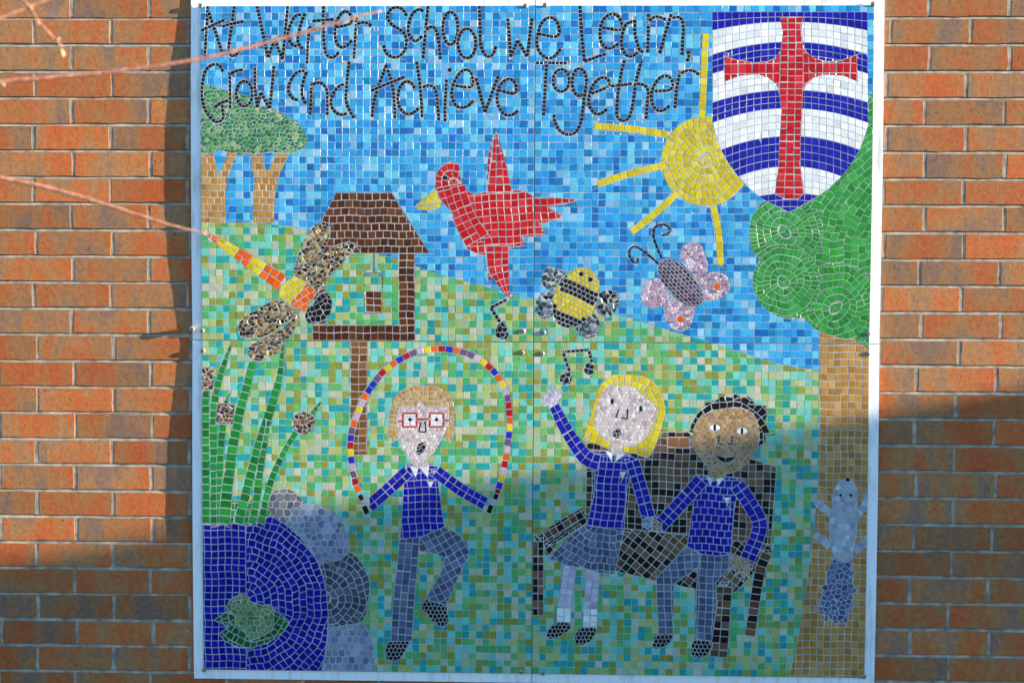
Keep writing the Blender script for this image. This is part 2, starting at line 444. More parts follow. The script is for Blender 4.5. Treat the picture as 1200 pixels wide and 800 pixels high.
SH = []
def add(fig, part, pts, layout, cols, mat='g', **kw):
    s = Shape(fig, part, PT(pts) if not isinstance(pts, np.ndarray) else pts, layout, cols, mat, **kw); SH.append(s); return s
def smooth_line(p, closed=False, sub=5):
    p = np.asarray(p); n = len(p)
    if n < 3: return p
    out = []
    rngi = range(n if closed else n - 1)
    for i in rngi:
        p0 = p[(i - 1) % n] if (closed or i > 0) else 2 * p[0] - p[1]
        p1, p2 = p[i], p[(i + 1) % n]
        p3 = p[(i + 2) % n] if (closed or i + 2 < n) else 2 * p[-1] - p[-2]
        for j in range(sub):
            t = j / sub
            out.append(.5 * (2 * p1 + (p2 - p0) * t + (2 * p0 - 5 * p1 + 4 * p2 - p3) * t * t + (3 * p1 - p0 - 3 * p2 + p3) * t ** 3))
    if not closed: out.append(p[-1])
    return np.array(out)
def strip(fig, part, pts, wd, cols, mat='g', curve=True, closed=False, **kw):
    sp = PT(pts)
    if curve: sp = smooth_line(sp, closed)
    elif kw.get('seg') is None: kw['sharp'] = True
    s = Shape(fig, part, None, 'strip', cols, mat, spine=sp, wd=wd, closed=closed, **kw); SH.append(s); return s
def blob(pts):
    return smooth_line(PT(pts), True, 4)
def ell(cx, cy, rx, ry, n=20, rot=0):
    c, s_ = math.cos(rot), math.sin(rot)
    return ' '.join('%f,%f' % (cx + rx * math.cos(a) * c - ry * math.sin(a) * s_, cy + rx * math.cos(a) * s_ + ry * math.sin(a) * c)
                    for a in [i * 2 * math.pi / n for i in range(n)])

# ---- palettes (colours of the glass itself)
SKY = [((54, 168, 228), 26), ((44, 154, 222), 18), ((78, 184, 232), 14), ((110, 204, 234), 12), ((26, 118, 196), 12), ((24, 130, 190), 9), ((158, 206, 236), 6), ((124, 186, 230), 4)]
GRASS = [((114, 186, 106), 15), ((86, 178, 108), 14), ((148, 160, 66), 13), ((182, 194, 120), 16), ((168, 202, 160), 11), ((40, 168, 164), 14), ((118, 208, 188), 16), ((198, 202, 172), 10)]
BLUE = [((30, 28, 168), 5), ((38, 34, 176), 3), ((26, 22, 158), 3)]
WHITE = [((236, 236, 236), 4), ((224, 226, 228), 2), ((244, 242, 236), 2)]
RED = [((210, 22, 30), 5), ((194, 16, 24), 3), ((220, 50, 54), 2)]
YEL = [((226, 204, 16), 5), ((214, 190, 10), 3), ((234, 214, 48), 2)]
ORA = [((246, 104, 22), 4), ((238, 92, 14), 2)]
BLK = [((24, 22, 26), 4), ((38, 36, 42), 1)]
BRN = [((96, 50, 22), 4), ((82, 40, 18), 3), ((110, 62, 30), 2)]
BRN2 = [((128, 84, 40), 4), ((112, 70, 32), 3), ((146, 96, 48), 2)]
OCH = [((196, 142, 66), 4), ((182, 128, 54), 3), ((206, 156, 84), 2)]
TREE = [((52, 158, 54), 5), ((40, 142, 46), 3), ((66, 168, 70), 2)]
LEAF = [((62, 140, 74), 5), ((44, 116, 60), 3), ((104, 164, 92), 2), ((150, 180, 112), 1)]
REED = [((30, 138, 58), 5), ((24, 118, 48), 3), ((44, 152, 66), 2)]
POND = [((24, 22, 158), 5), ((18, 16, 144), 3), ((34, 32, 170), 2)]
SKIN = [((214, 196, 192), 4), ((202, 182, 180), 3), ((224, 210, 204), 2)]
TAN = [((186, 144, 88), 4), ((170, 128, 76), 3), ((200, 160, 104), 2)]
BLOND = [((204, 160, 88), 4), ((190, 142, 70), 3), ((216, 178, 112), 2)]
SLATE = [((96, 108, 136), 4), ((80, 92, 122), 3), ((112, 124, 150), 2)]
SLATE2 = [((84, 92, 106), 4), ((68, 76, 92), 3), ((104, 112, 126), 2)]
ROCKL = [((148, 158, 182), 4), ((128, 138, 166), 3), ((168, 178, 196), 2), ((112, 122, 150), 1)]
ROCKM = [((120, 116, 126), 3), ((96, 96, 116), 2), ((140, 134, 136), 2)]
BENCH = [((38, 28, 22), 5), ((130, 96, 66), 4), ((106, 76, 50), 2)]
GOLD = [((186, 142, 74), 4), ((138, 98, 48), 3), ((76, 52, 28), 3), ((236, 206, 132), 1)]
STEEL = [((92, 106, 112), 3), ((48, 60, 66), 3), ((150, 164, 176), 2), ((70, 100, 96), 1)]
MAUVE = [((202, 166, 194), 4), ((174, 134, 168), 3), ((224, 198, 212), 2), ((142, 108, 142), 1)]
PLUM = [((92, 66, 92), 4), ((66, 44, 66), 3), ((120, 92, 116), 1)]
LILAC = [((204, 194, 212), 4), ((194, 182, 204), 3)]
FROGC = [((116, 154, 84), 3), ((98, 136, 70), 2), ((134, 168, 98), 1)]
PADC = [((28, 112, 52), 3), ((22, 96, 44), 2)]
SQ = [((176, 184, 194), 4), ((156, 166, 182), 3), ((192, 198, 206), 2)]
SQT = [((92, 106, 150), 4), ((74, 88, 132), 3), ((108, 122, 160), 2)]

# ---- shapes, painted from the back to the front ------------------------------------------------
P_ = 8.25
sky_s = Shape('sky_tiles', None, np.array([(TXL, ZB), (TXR, ZB), (TXR, ZT), (TXL, ZT)]), 'field', SKY); SH.append(sky_s)
hill = '230,261 300,261 345,266 400,283 438,296 466,304 487,312 529,326 560,333 600,345 625,350 680,358 725,370 741,373 762,380 784,387 811,395 835,402 869,413 900,423 935,431 1030,442 1030,800 230,800'
hs = add('meadow_tiles', None, hill, 'field', GRASS)

# tree on the left
add('tree_picture', 'trunk', '230,176 249,176 253,190 256,205 262,192 267,176 280,176 272,195 267,208 264,225 265,261 230,261', 'grid', OCH, p=(8.2, 7.8), bond=True)
add('tree_picture', 'trunk', '292,176 307,176 310,193 313,205 318,193 324,176 341,176 332,195 326,210 322,230 321,261 296,261 297,235 298,210 295,195', 'grid', OCH, p=(8.2, 7.8), bond=True)
add('tree_picture', 'crown', '230,97 240,98 252,103 270,107 288,112 300,124 317,126 327,131 339,138 350,144 356,155 361,162 360,169 354,175 342,180 320,179 302,180 282,182 270,179 257,176 245,180 230,179', 'scatter', LEAF, p=4.6)
# tree on the right
trunk_r = add('big_tree_picture', 'trunk', '960,388 1030,388 1030,800 924,800 937,739 947,672 956,597 961,530', 'grid', OCH, p=(8.0, 8.2))
crown_r = add('big_tree_picture', 'crown', blob('1017,118 1034,118 1034,392 1002,397 985,396 970,392 955,385 942,373 928,374 910,370 895,360 885,345 882,328 886,312 891,305 882,295 878,277 880,257 887,245 895,236 925,228 957,215 985,195 1005,170'), 'polar', TREE, c=(1090, 300), p=(8.2, 8.6), gap=.38)
for c_, r_, pp in (((919, 272), 46, (8.0, 4.6)), ((980, 360), 52, (8.0, 6.2)), ((918, 330), 44, (7.8, 5.2))):
    add('big_tree_picture', 'crown', ell(c_[0], c_[1], r_, r_, 40), 'polar', TREE, c=c_, p=pp, within=crown_r, gap=.36)

# feeding table
add('bird_table_picture', 'post', '410,398 430,398 430,533 410,533', 'grid', BRN2, p=(9.6, 8.6))
add('bird_table_picture', 'post', '368,297 381,297 381,382 368,382', 'grid', BRN, p=(7.5, 8.2))
add('bird_table_picture', 'post', '467,297 486,297 486,381 467,381', 'grid', BRN, p=(9.2, 8.4))
add('bird_table_picture', 'base', '366,381 486,381 486,400 366,400', 'grid', BRN, p=(8.6, 9.2))
add('bird_table_picture', 'roof', '394,226 459,226 477,255 504,297 365,297 379,254', 'grid', BRN, p=(9.0, 8.8), bond=True)
strip('bird_table_picture', 'hanging_feeder', '438,297 438,320', 1.6, BRN2, pl=9)
strip('bird_table_picture', 'hanging_feeder', '427,320 448,320 448,367 427,367', 1.6, BRN2, curve=False, closed=True, pl=9)
add('bird_table_picture', 'hanging_feeder', '428,341 447,341 447,366 428,366', 'grid', BRN, p=(9.2, 8.2))

# sun
add('sun_picture', None, ell(827, 189, 52.5, 52.5, 48), 'polar', YEL, c=(827, 189), p=(8.6, 7.0))
for s_ in ('827.4,39 825,90 822.6,138', '696.6,148 741,151.6 783,158', '700,216 740,203 780,193.6', '740,272 768,250 794,226', '835.6,241 842,272 844.4,310'):
    strip('sun_picture', 'ray', s_, 8.2, YEL, pl=8.6)

# shield
def shield_cols(c): return None
SHD = '835,13.5 1017,13.5 1017.5,146 1012,164 1005.6,179 996,195 985,208 971,221 957,231 925,249 891,232 878,221 865,207 854,192 845,176 838,158 835,142'
shield = add('shield_picture', None, SHD, 'bands', None)
cross = add('shield_picture', 'cross', '914.7,21 942,19.7 939,34 940,47 944.7,60 955,68.4 970,72 985,71 1004.7,64 1004.7,96 988.8,89 970,87.8 955,90 945.6,97.5 941,105 940,131 938.5,149 938,196 942,227 936,233 921,233.5 908,227.5 912,196 914,158 915.6,130 914,112 910,99 899,90 884,87 867,89 849,96 849,65.6 863,70 884,73.5 900.6,72 910,67.5 915.6,58 917.5,37.5', 'grid', RED, p=(7.4, 7.4))
for q_, w_ in (('849,81 872,80.5 915,80', 34), ('1005,80 982,79.5 940,80', 34), ('928.5,19 928.5,60 927.5,110 926,180 925,235', [28, 26, 27, 27, 35])):
    strip('shield_picture', 'cross', q_, w_, RED, pl=7.6, lanes=3, within=cross)

# dragonfly
add('dragonfly_picture', 'wing', blob('324,351 307,359 285,372 279,382 281,394 292,396 307,395 325,385 345,370 347,362'), 'scatter', GOLD, 'm', p=4.8)
add('dragonfly_picture', 'wing', blob('345,370 330,385 307,397 294,404 290,412 294,420 306,423 321,416 336,400 346,383 350,371'), 'scatter', GOLD, 'm', p=4.8)
add('dragonfly_picture', 'wing', blob('345,323 347,307 354,287 365,267 375,261 385,262 387,274 380,292 368,315 362,330'), 'scatter', GOLD, 'm', p=4.8)
add('dragonfly_picture', 'wing', blob('362,328 372,310 387,292 405,284 416,287 410,299 390,320 380,333 372,341'), 'scatter', GOLD, 'm', p=4.8)
strip('dragonfly_picture', 'tail', '240,272.5 260,285 295,308 330,331', [2.5, 11, 16, 20], None, curve=False, pl=9.2, lanes=2,
      seg=[(.2, ORA), (.38, YEL), (.56, ORA), (.72, YEL), (1.1, ORA)])
add('dragonfly_picture', 'body', '345,323 360,331.5 339,357 325,347.5 329,334', 'grid', YEL, p=(8.6, 7.4), ang=33, bond=True)
add('dragonfly_picture', 'body', '360,331.5 371,342.5 356,366 339,357', 'grid', ORA, p=(8.6, 7.4), ang=33, bond=True)
add('dragonfly_picture', 'head', blob('375,344 385,345 389,356 385,370 375,377 364,380 357,372 360,362 367,356'), 'scatter', BLK, p=6.4)

# bird
bird = add('red_bird_picture', None, '510,210 513,200 520,191.6 530,189 537,192.4 539.4,199 538,204 542,214 548,224 556,228 568,225 571,223 570.4,206 571,192 573,178 577,164 581.6,154.4 585,164 589,178 594,196 599.6,222 608,222.4 618,226 628,231 652,232 673,233 674,235.6 664,239 646,242 644,244 658,252 657,255.6 640,261 634,265 639,273 637,277 612,278 614,284 613,288 596,290 596,317 598,349 592.5,347.5 577.5,325 572.5,331 571,315 569,299 560,298 548,292 540,280 533,264 529,249 518,236 512,224', 'grid', RED, p=(8.4, 8.3), ang=4)
for q_, w_, l_ in (('581.6,153 585,190 586,225', [4, 19, 30], 3), ('584,288 585,316 596,350', [28, 25, 5], 3)):
    strip('red_bird_picture', None, q_, w_, RED, pl=8.4, lanes=l_, within=bird)
strip('red_bird_picture', None, '524,204 533,236 543,262 555,284', [34, 33, 34, 40], RED, pl=8.3, lanes=4, within=bird)
add('red_bird_picture', None, '505,180 545,180 545,214 505,222', 'polar', RED, c=(533, 216), p=(8.2, 7.2), within=bird)
add('red_bird_picture', 'beak', '486,242 498,231 510,220 518,238', 'grid', YEL, p=(8, 7), ang=-40)
add('red_bird_picture', 'beak', '486,242.6 518,238.6 514,244 505,246.5 491,246', 'grid', YEL, p=(8, 7), ang=-10)
add('red_bird_picture', 'eye', ell(521.6, 208.4, 3, 3, 10), 'one', BLK)
# notes
strip('music_note_picture', None, '594,351 575,360.5 586,378', 4.0, BLK, curve=False, pl=5.5)
add('music_note_picture', None, blob('587.5,377 581,385 582,395 591,398 596,394 594,384'), 'scatter', BLK, p=6)
strip('music_note_picture', None, '659,412.5 690,410', 4.0, BLK, pl=5.5)
strip('music_note_picture', None, '660,413 667.5,436', 3.8, BLK, pl=5.5)
strip('music_note_picture', None, '690,411 694,425', 3.8, BLK, pl=5.5)
add('music_note_picture', None, blob('662.5,435 655.5,441 657.5,449 665,451 670,446 669,437'), 'scatter', BLK, p=5.6)
add('music_note_picture', None, blob('690,424 685,430 686,437.5 692.5,439.5 696,435 695.5,427.5'), 'scatter', BLK, p=5.6)

# bee
for q in ('640,314 650,314 664,321 654,335 647.5,341 639,337.5 634.5,329', '647.5,342.5 650,357.5 647.5,370 636,374 629,365 627.5,355 632.5,346',
          '702.5,344 712.5,339.5 724,344 725.5,356 719,367.5 710,372 700,366 699,357.5', '694,367.5 702.5,376 702.5,387.5 694,396 682.5,395 675,385 684,377.5'):
    add('bee_picture', 'wing', blob(q), 'scatter', STEEL, 'm', p=6.2)
def bee_col(px, py):
    v = -.412 * px + .911 * py
    # stripes sag a little towards the tail
    u = .911 * (px - 676) + .412 * (py - 349); v += u * u * .006 - 1.2
    return YEL if v < 23 or 39 < v < 59.5 else BLK
BEE_B = '665,321 676,314 690,315 700,324 702.5,337.5 697.5,360 687.5,375 675,382.5 662.5,384 651,376 647.5,360 650,342.5 655,330'
add('bee_picture', 'body', blob(BEE_B), 'grid', bee_col, p=(5.4, 5.3), ang=-24.3, bond=True)
add('bee_picture', 'eye', ell(681, 321, 2.8, 2.8, 10), 'one', BLK); add('bee_picture', 'eye', ell(692, 327.5, 2.8, 2.8, 10), 'one', BLK)

# butterfly
for q in ('796.5,303 799.7,290 809,284 820,285 826,296 829.4,309.5 828.4,320 822,335 805,312', '828.4,322 839,319 851.7,323 856,335 851.7,344.6 839,351 826,352 822,339',
          '772,326.5 760,328.6 752,339 752,352 760,360.5 773,359.4 784,350 779.5,337', '784,350 778,360.5 780.6,375 790,386 803,387 811,377.5 814.6,360.5 809,358 792,352'):
    add('butterfly_picture', 'wing', blob(q), 'scatter', MAUVE, p=3.7)
add('butterfly_picture', 'body', blob('773,307 784,303.5 798.6,309.5 811,322 821,337 824,350 820,357 809,359.5 794,352 781.6,339 772,324 771,314'), 'grid', PLUM, p=(6.2, 3.6), ang=-46, bond=True)
add('butterfly_picture', 'wing_spot', ell(841, 335.6, 4.2, 4, 10), 'one', ORA); add('butterfly_picture', 'wing_spot', ell(798, 374, 4.2, 4, 10), 'one', ORA)
strip('butterfly_picture', 'antenna', '776,303 771,292.5 765.7,277.6 766.7,267 774,262.7 782.7,265 786,271 781.6,275 775.7,276', 2.8, BLK, pl=6)
strip('butterfly_picture', 'antenna', '772,309.5 760,299 747.6,290 741,289 737,296 740,305 746,309.5 748,302', 2.8, BLK, pl=6)

# pond, rocks, reeds
add('rock_picture', None, blob('312,601 316,578 335,572 349,579 355,590 348,604 339,616 325,612'), 'scatter', ROCKM, p=8.4, jit=.2, gap=.5)
add('rock_picture_b', None, blob('352,592 375,593 394,601 406,621 409,642 398,658 376,666 362,648 346,630 336,612'), 'scatter', ROCKL, p=7.4, jit=.25, gap=.5)
add('rock_picture_c', None, blob('374,787 382,757 384,731 407,728 425,731 434,745 438,768 437,795 405,805 376,800'), 'scatter', ROCKL, p=8.0, jit=.2, gap=.5)
add('rock_picture_d', None, blob('398,656 411,647 426,662 433,682 431,708 425,727 407,732 384,733 379,705 372,665'), 'polar', SLATE2, c=(380, 700), p=(8.2, 8.4))
pond = add('pond_picture', None, '230,613 290,613 312,606 319,604.5 335,614.5 352,629 366.6,647.6 376.7,667.8 382.4,693.6 384.5,719.5 383,748 379.6,771 373,800 230,800', 'polar', POND, c=(286, 706), p=(8.3, 8.4))
add('pond_picture', None, '230,613 288,613 288,800 230,800', 'grid', POND, p=(8.2, 8.2))
add('frog_picture', 'lily_pad', '339,728 332,740 315,752.6 295,759 277.5,758 263,751 256,742.5 268,734 250,726.7 263,718 280,713 320,713', 'polar', PADC, c=(297, 712), p=(8, 8))
add('frog_picture', None, blob('266,709.5 272,701 282,696.5 290,699 293,705 309,709 319,711 320.6,719.5 319,737 306,745 293,750 286,739.6 276,731 274.6,722 267,716.6'), 'scatter', FROGC, p=6.5)
add('frog_picture', 'eye', ell(279, 705, 2, 1.6, 8), 'one', BLK)
strip('frog_picture', 'leg_line', '290.4,724.4 304,724.4', 1.6, BLK, pl=14); strip('frog_picture', 'leg_line', '305,733 309,737', 1.6, BLK, pl=14)
strip('frog_picture', 'leg_line', '291.5,727 291,732', 1.6, BLK, pl=14)
add('reed_picture', None, '230,572 252,578 275,586 312,586 318,600 311,609 300,612 290,616 270,612 255,616 230,613', 'grid', REED, p=(8.6, 8.2))
strip('reed_picture', 'reed', '240,457 240.5,520 241,613', 10, REED, pl=9)
strip('reed_picture', 'reed', '270,404 260,433 252,465 250,505 251.6,562 252,613', [2.5, 7, 8.5, 9, 9.5, 10], REED, pl=9)
strip('reed_picture', 'reed', '269,460 263,476', [2, 6], REED, pl=9); strip('reed_picture', 'reed', '261,497 258,545 258,613', 8, REED, pl=9)
strip('reed_picture', 'reed', '296,424 288,456 279,491 272,528 267,568 263,613', [9, 10, 11, 12, 13, 14], REED, pl=9)
strip('reed_picture', 'reed', '331,403 328,439 318,476 306,514 295,551 285,591 279,613', [3, 8, 10, 11, 10, 11, 12], REED, pl=9)
strip('reed_picture', 'reed', '314,500 305,551 300,591 295,613', [5, 8, 9, 9], REED, pl=9)
strip('reed_picture', 'reed', '376,471 364,487', [3, 7], REED, pl=8); strip('reed_picture', 'reed', '347,506 332,531 319,560 311,588 306,613', [6, 7, 8, 8, 9], REED, pl=9)
CAT = [((150, 98, 62), 3), ((104, 64, 40), 3), ((186, 138, 98), 1)]
add('reed_picture', 'cattail', '230,430 250,430 250.5,457 230,458', 'scatter', CAT, 'm', p=4.8); add('reed_picture', 'cattail', '254,472 275,474 273,497 253,496', 'scatter', CAT, 'm', p=4.8)
add('reed_picture', 'cattail', blob('346,486 356,482 367,486 368,498 359,509 346,505 343,496'), 'scatter', CAT, 'm', p=4.8)

# bench
add('bench_picture', 'backrest', '688,519 715,519 768,519 778,506 806,506 830,528 882,538 910,547 903,642 686,620', 'grid', BENCH, p=(8.6, 8.4), ang=-2)
add('bench_picture', 'backrest', '782,512 808,512 808,525 782,524', 'grid', [((160, 106, 60), 1)], p=(13, 12))
add('bench_picture', 'seat', '718,617 905,638 898,655 862,694 815,690 768,680 718,668', 'grid', BENCH, p=(8.4, 8.4), ang=-38)
add('bench_picture', 'armrest', '624,629 683,593 688,612 656,634 641,653 636,640', 'grid', BENCH, p=(8.4, 8.2), ang=31)
strip('bench_picture', 'armrest', '642,637 684,608', 2.6, BLK, pl=9)
strip('bench_picture', 'armrest', '903,641 878,664', 9, BENCH, pl=8.4)
strip('bench_picture', 'leg', '630.5,634 630.5,721', 13, BENCH, pl=8.4, lanes=2); strip('bench_picture', 'leg', '848,687 842.5,770', 20, BENCH, pl=8.6, lanes=2)
strip('bench_picture', 'leg', '899,648 890,672 879,745', 12, BENCH, pl=8.6)

# skipping person
F1 = 'person_picture'
strip(F1, 'trousers', '480,628 477,665 473.5,700 470,752', [23, 24, 25, 25], SLATE, pl=8.2, lanes=3)
add(F1, 'trousers', '492,629 521,617 535,624 548,636 550,648 538,674 523,709 498,702 515,674 522,653 506,648 491,645', 'grid', SLATE, p=(8.6, 8.4), ang=-62)
add(F1, 'shoe', '454,752 481,751 473,766 465,776 453,774 451,763', 'scatter', BLK, p=4.7, jit=.15)
add(F1, 'shoe', '499,702 523,709 526,728 519,736 508,729 493,711', 'scatter', BLK, p=4.7, jit=.15)
add(F1, 'jumper', '476,544 484,543 502,543 512,545 514,570 521,617 495,628 469,632 473,570', 'grid', BLUE, p=(8.3, 8.4), ang=2)
strip(F1, 'sleeve', '478,552 454,574 432,593', 15, BLUE, pl=8.4, lanes=2); strip(F1, 'sleeve', '511,552 538,572 569,590', 15, BLUE, pl=8.4, lanes=2)
add(F1, 'hair', blob('457,518 455,497 459,474 467,461 480,453.5 495,451.5 513,453 526,461 532,474 532.5,497 530,518 522,514 500,500 470,512'), 'contour', BLOND, p=6.0, rings=2)
add(F1, 'face', '467,477 486,477 492.5,469 498,477 526,477 526,495 519,513 508,531 501,537 502.7,549 484.8,548 479.6,537 471,526 465.6,510 465,492', 'scatter', SKIN, p=4.2, gap=.24, jit=.2)
for x0, x1, xc in ((472, 488, 480.4), (503.5, 519.4, 511.4)):
    add(F1, 'eye', '%f,484 %f,484 %f,500 %f,500' % (x0, x1, x1, x0), 'grid', WHITE, p=(8, 8))
    strip(F1, 'glasses', '%f,484 %f,484 %f,500 %f,500' % (x0, x1, x1, x0), 2.2, RED, curve=False, closed=True, pl=8)
    add(F1, 'eye', ell(xc, 491.5, 2.2, 2.2, 8), 'one', BLK)
strip(F1, 'glasses', '488,491 503.5,491', 2.2, RED, pl=8); strip(F1, 'glasses', '466,493.6 472,493', 2.2, RED, pl=8); strip(F1, 'glasses', '519,492.5 527,492.5', 2.2, RED, pl=8)
strip(F1, 'nose', '493,495 490.7,505.6 499,506.4 498,493.6', 1.7, BLK, curve=False, pl=9)
add(F1, 'mouth', blob('487.3,529.5 490,520.5 495,518 499,522 496,529.5 491,533'), 'scatter', BLK, p=4.5)
for q in ('479.6,545 490,548.7 487,559', '492.5,549 502.7,545 501.4,559', '500.6,564 508,564 504.5,572'): add(F1, 'collar', q, 'one', WHITE)
for q in ('423,584 432,583 434,592 426,594', '572,585 580,583 582,590 574,592'): add(F1, 'hand', q, 'one', LILAC)
ROPE = [(122, 705), (105, 675), (100, 640), (90, 610), (88, 575), (83, 545), (80, 508), (82, 472), (85, 438), (93, 405), (103, 372), (117, 338), (130, 305), (145, 275), (160, 248), (182, 218), (203, 190), (225, 163), (250, 142), (277, 122), (305, 103), (337, 87), (370, 72), (400, 63), (440, 55), (475, 53), (507, 53), (540, 57), (575, 64), (610, 72), (643, 87), (673, 103), (703, 125), (727, 147), (750, 173), (768, 203), (785, 235), (797, 268), (804, 300), (807, 335), (809, 370), (808, 402), (807, 437), (803, 470), (799, 505), (795, 537), (788, 570), (783, 602), (775, 635), (766, 668), (755, 698), (745, 725)]
RC = 'orplbyrbpolylobbpryobrplyorbopplyrboylprroybplorlybrk'
RCOL = dict(o=(240, 104, 30), r=(184, 26, 34), p=(112, 84, 122), l=(206, 178, 204), b=(38, 46, 186), y=(232, 206, 30), k=(28, 22, 22))
strip('skipping_rope_picture', None, [(390 + a / 3.904, 395 + b / 3.904) for a, b in ROPE], 7.6, None, pl='n', n=len(ROPE), seq=[RCOL[c] for c in RC])
strip('skipping_rope_picture', 'handle', '421.5,579 424.5,586', 6, BLK, pl=9); strip('skipping_rope_picture', 'handle', '426.5,592 430.5,602', 6.5, BLK, pl=10)
strip('skipping_rope_picture', 'handle', '582,578 580,585', 6, BLK, pl=9); strip('skipping_rope_picture', 'handle', '576,591 572.5,601', 6.5, BLK, pl=10)

# person with yellow hair
F2 = 'person_picture_b'
strip(F2, 'leg', '668.5,660 661,712', 15, LILAC, pl=8, lanes=2); strip(F2, 'leg', '695.5,664 692,713', 15.5, LILAC, pl=8, lanes=2)
strip(F2, 'sock', '661,712 660.5,731', 16.5, WHITE, pl=9, lanes=2); strip(F2, 'sock', '692,713 691,737', 16.5, WHITE, pl=9, lanes=2)
add(F2, 'skirt', '686,613 731,621 725,650 720,673 702,671 687,666 665,662 642,654 665,630', 'polar', SLATE, c=(712, 585), p=(8.4, 7.6))
add(F2, 'shoe', blob('652,730 641,740 642,748 653,747 667,738 667,730'), 'scatter', BLK, p=4.7, jit=.15); add(F2, 'shoe', blob('680,736 674,745 675,754 683,756 693,750 699,740 695,735'), 'scatter', BLK, p=4.7, jit=.15)
add(F2, 'jumper', '690,529 709,528 735,532 745,537 740,555 735,570 731,622.5 687.5,615 696,580 697.5,550', 'grid', BLUE, p=(8.5, 8.5), ang=-5)
strip(F2, 'sleeve', '649,475 660,497 674,520 688,537 702,542', [12, 14, 16, 18, 18], BLUE, pl=8.4, lanes=2)
strip(F2, 'sleeve', '741,540 750,570 760,606', 16, BLUE, pl=8.4, lanes=2)
add(F2, 'hair', blob('732,439 715,441 701,455 694,480 686,505 684,515 692,518 702,521 712,525 732,530 745,531 760,535 770,517 778,492 780,477 772,455 757,442'), 'contour', YEL, p=8.2, rings=2)
add(F2, 'face', '715,519 730,520 730,532 716,532', 'scatter', SKIN, p=4.4, gap=.24, jit=.2)
add(F2, 'face', blob('711,454 727,452 742,453 755,465 768,476 767,492 757,512 740,522 722,520 707,512 697,497 700,475'), 'scatter', SKIN, p=4.4, gap=.24, jit=.2)
for q in ('711,467 716,466 716,474 711,473', '746,475 749,475 749,482 745,482', '753,475 758,477 757,481 753,482'): add(F2, 'eye', q, 'one', WHITE)
add(F2, 'eye', '715.5,467 719,467 719,473.5 715.5,473.5', 'one', BLK); add(F2, 'eye', '749,475.5 752.5,475.5 752.5,482 749,482', 'one', BLK)
strip(F2, 'nose', '725,479 722,489', 1.7, BLK, pl=14); strip(F2, 'nose', '728,489 735,491 735.5,479', 1.7, BLK, curve=False, pl=12)
add(F2, 'mouth', blob('719,505 724,501 727.5,505 726,512.5 721,513.5 718,509.5'), 'scatter', BLK, p=4.4)
for q in ('709,528 718,531 717,541', '722.5,532 732,532 721,541', '726,552.5 734,552.5 729.5,561'): add(F2, 'collar', q, 'one', WHITE)
add(F2, 'hand', '645,478 639,475 632.5,471 637,468 634,462 640,463 641,455 646,460 649,451 652,458 660,457 658,465 654,472', 'scatter', LILAC, p=5.0)
add(F2, 'hand', '757,605 765,607 763,622 752,616', 'scatter', ROCKL, p=5.5)

# person with black hair
F3 = 'person_picture_c'
add(F3, 'trousers', '804,640 822.5,649 817.5,665 790,684 789,744 771,744 769,677 785,660', 'grid', SLATE, p=(8.6, 8.4), ang=3)
add(F3, 'trousers', '822.5,649 856,647 855,665 839,682 840,710 834,753 816,751 816,700 817.5,665', 'grid', SLATE, p=(8.2, 8.4), ang=-1)
add(F3, 'shoe', blob('770,744 789,743 785,753 773,760 765,759 766,751'), 'scatter', BLK, p=4.7, jit=.15); add(F3, 'shoe', blob('815,750 834,753 832,764 822,771 812,769 810,760'), 'scatter', BLK, p=4.7, jit=.15)
add(F3, 'jumper', '819,556 833,557 848,558 863,560 871,567 863,583 860,600 856,649 840,651 822.5,649 805,640 811,600 816,572', 'grid', BLUE, p=(8.5, 8.4), ang=-3, bond=True)
strip(F3, 'sleeve', '822,562 797,590 772,617', 17, BLUE, pl=8.4, lanes=2); strip(F3, 'sleeve', '864,568 880,592 890.5,617 876,655', 17.5, BLUE, pl=8.4, lanes=2)
add(F3, 'hair', '808,506 810,497 817,485 822,480 827,471 838,470 845,464 856,465 863,460.5 868,466 876,464 883,468 885,474 898,475 899,487 896,494 903,507 897,508 898,518 889,523 870,500 820,510', 'polar', BLK, c=(852, 522), p=(8.6, 8.8))
add(F3, 'face', blob('817,494 827,485 845,479.5 865,477.5 880,482.5 888,495 890,512 886,528 875,543 862,552 849,556 848,562 831,562 830,549 820,535 811,520 813,505'), 'scatter', TAN, p=4.3, gap=.24)
for cx_, cy_ in ((837.5, 501), (869.5, 505)):
    add(F3, 'eye', ell(cx_, cy_, 6.4, 3.9, 12), 'one', WHITE)
    add(F3, 'eye', '%f,%f %f,%f %f,%f %f,%f' % (cx_ - 1.4, cy_ - 3.8, cx_ + 1.4, cy_ - 3.8, cx_ + 1.4, cy_ + 3.6, cx_ - 1.4, cy_ + 3.6), 'one', BLK)
strip(F3, 'nose', '842.5,510 842,519.5 848,521', 1.8, BLK, curve=False, pl=14); strip(F3, 'nose', '852.5,519.5 857.5,521 858,510', 1.8, BLK, curve=False, pl=14)
add(F3, 'mouth', '837.5,532.5 850,536.2 851,542 844,539.6', 'one', BLK); add(F3, 'mouth', '850,536.2 863.5,533.5 858,539.6 851,542', 'one', BLK)
for q in ('828,558 836,560 832.5,568', '839.5,560.5 848,559.5 842,568', '848,582.5 855,582.5 852,590'): add(F3, 'collar', q, 'one', WHITE)
add(F3, 'hand', '765,607 776,613 775,623 763.5,621', 'scatter', TAN, p=5)
add(F3, 'hand', '854,668 858,660 855,655 865,651 879,660 878,676 874,672 872,678 868,670 862,674 862,668', 'scatter', TAN, p=5)

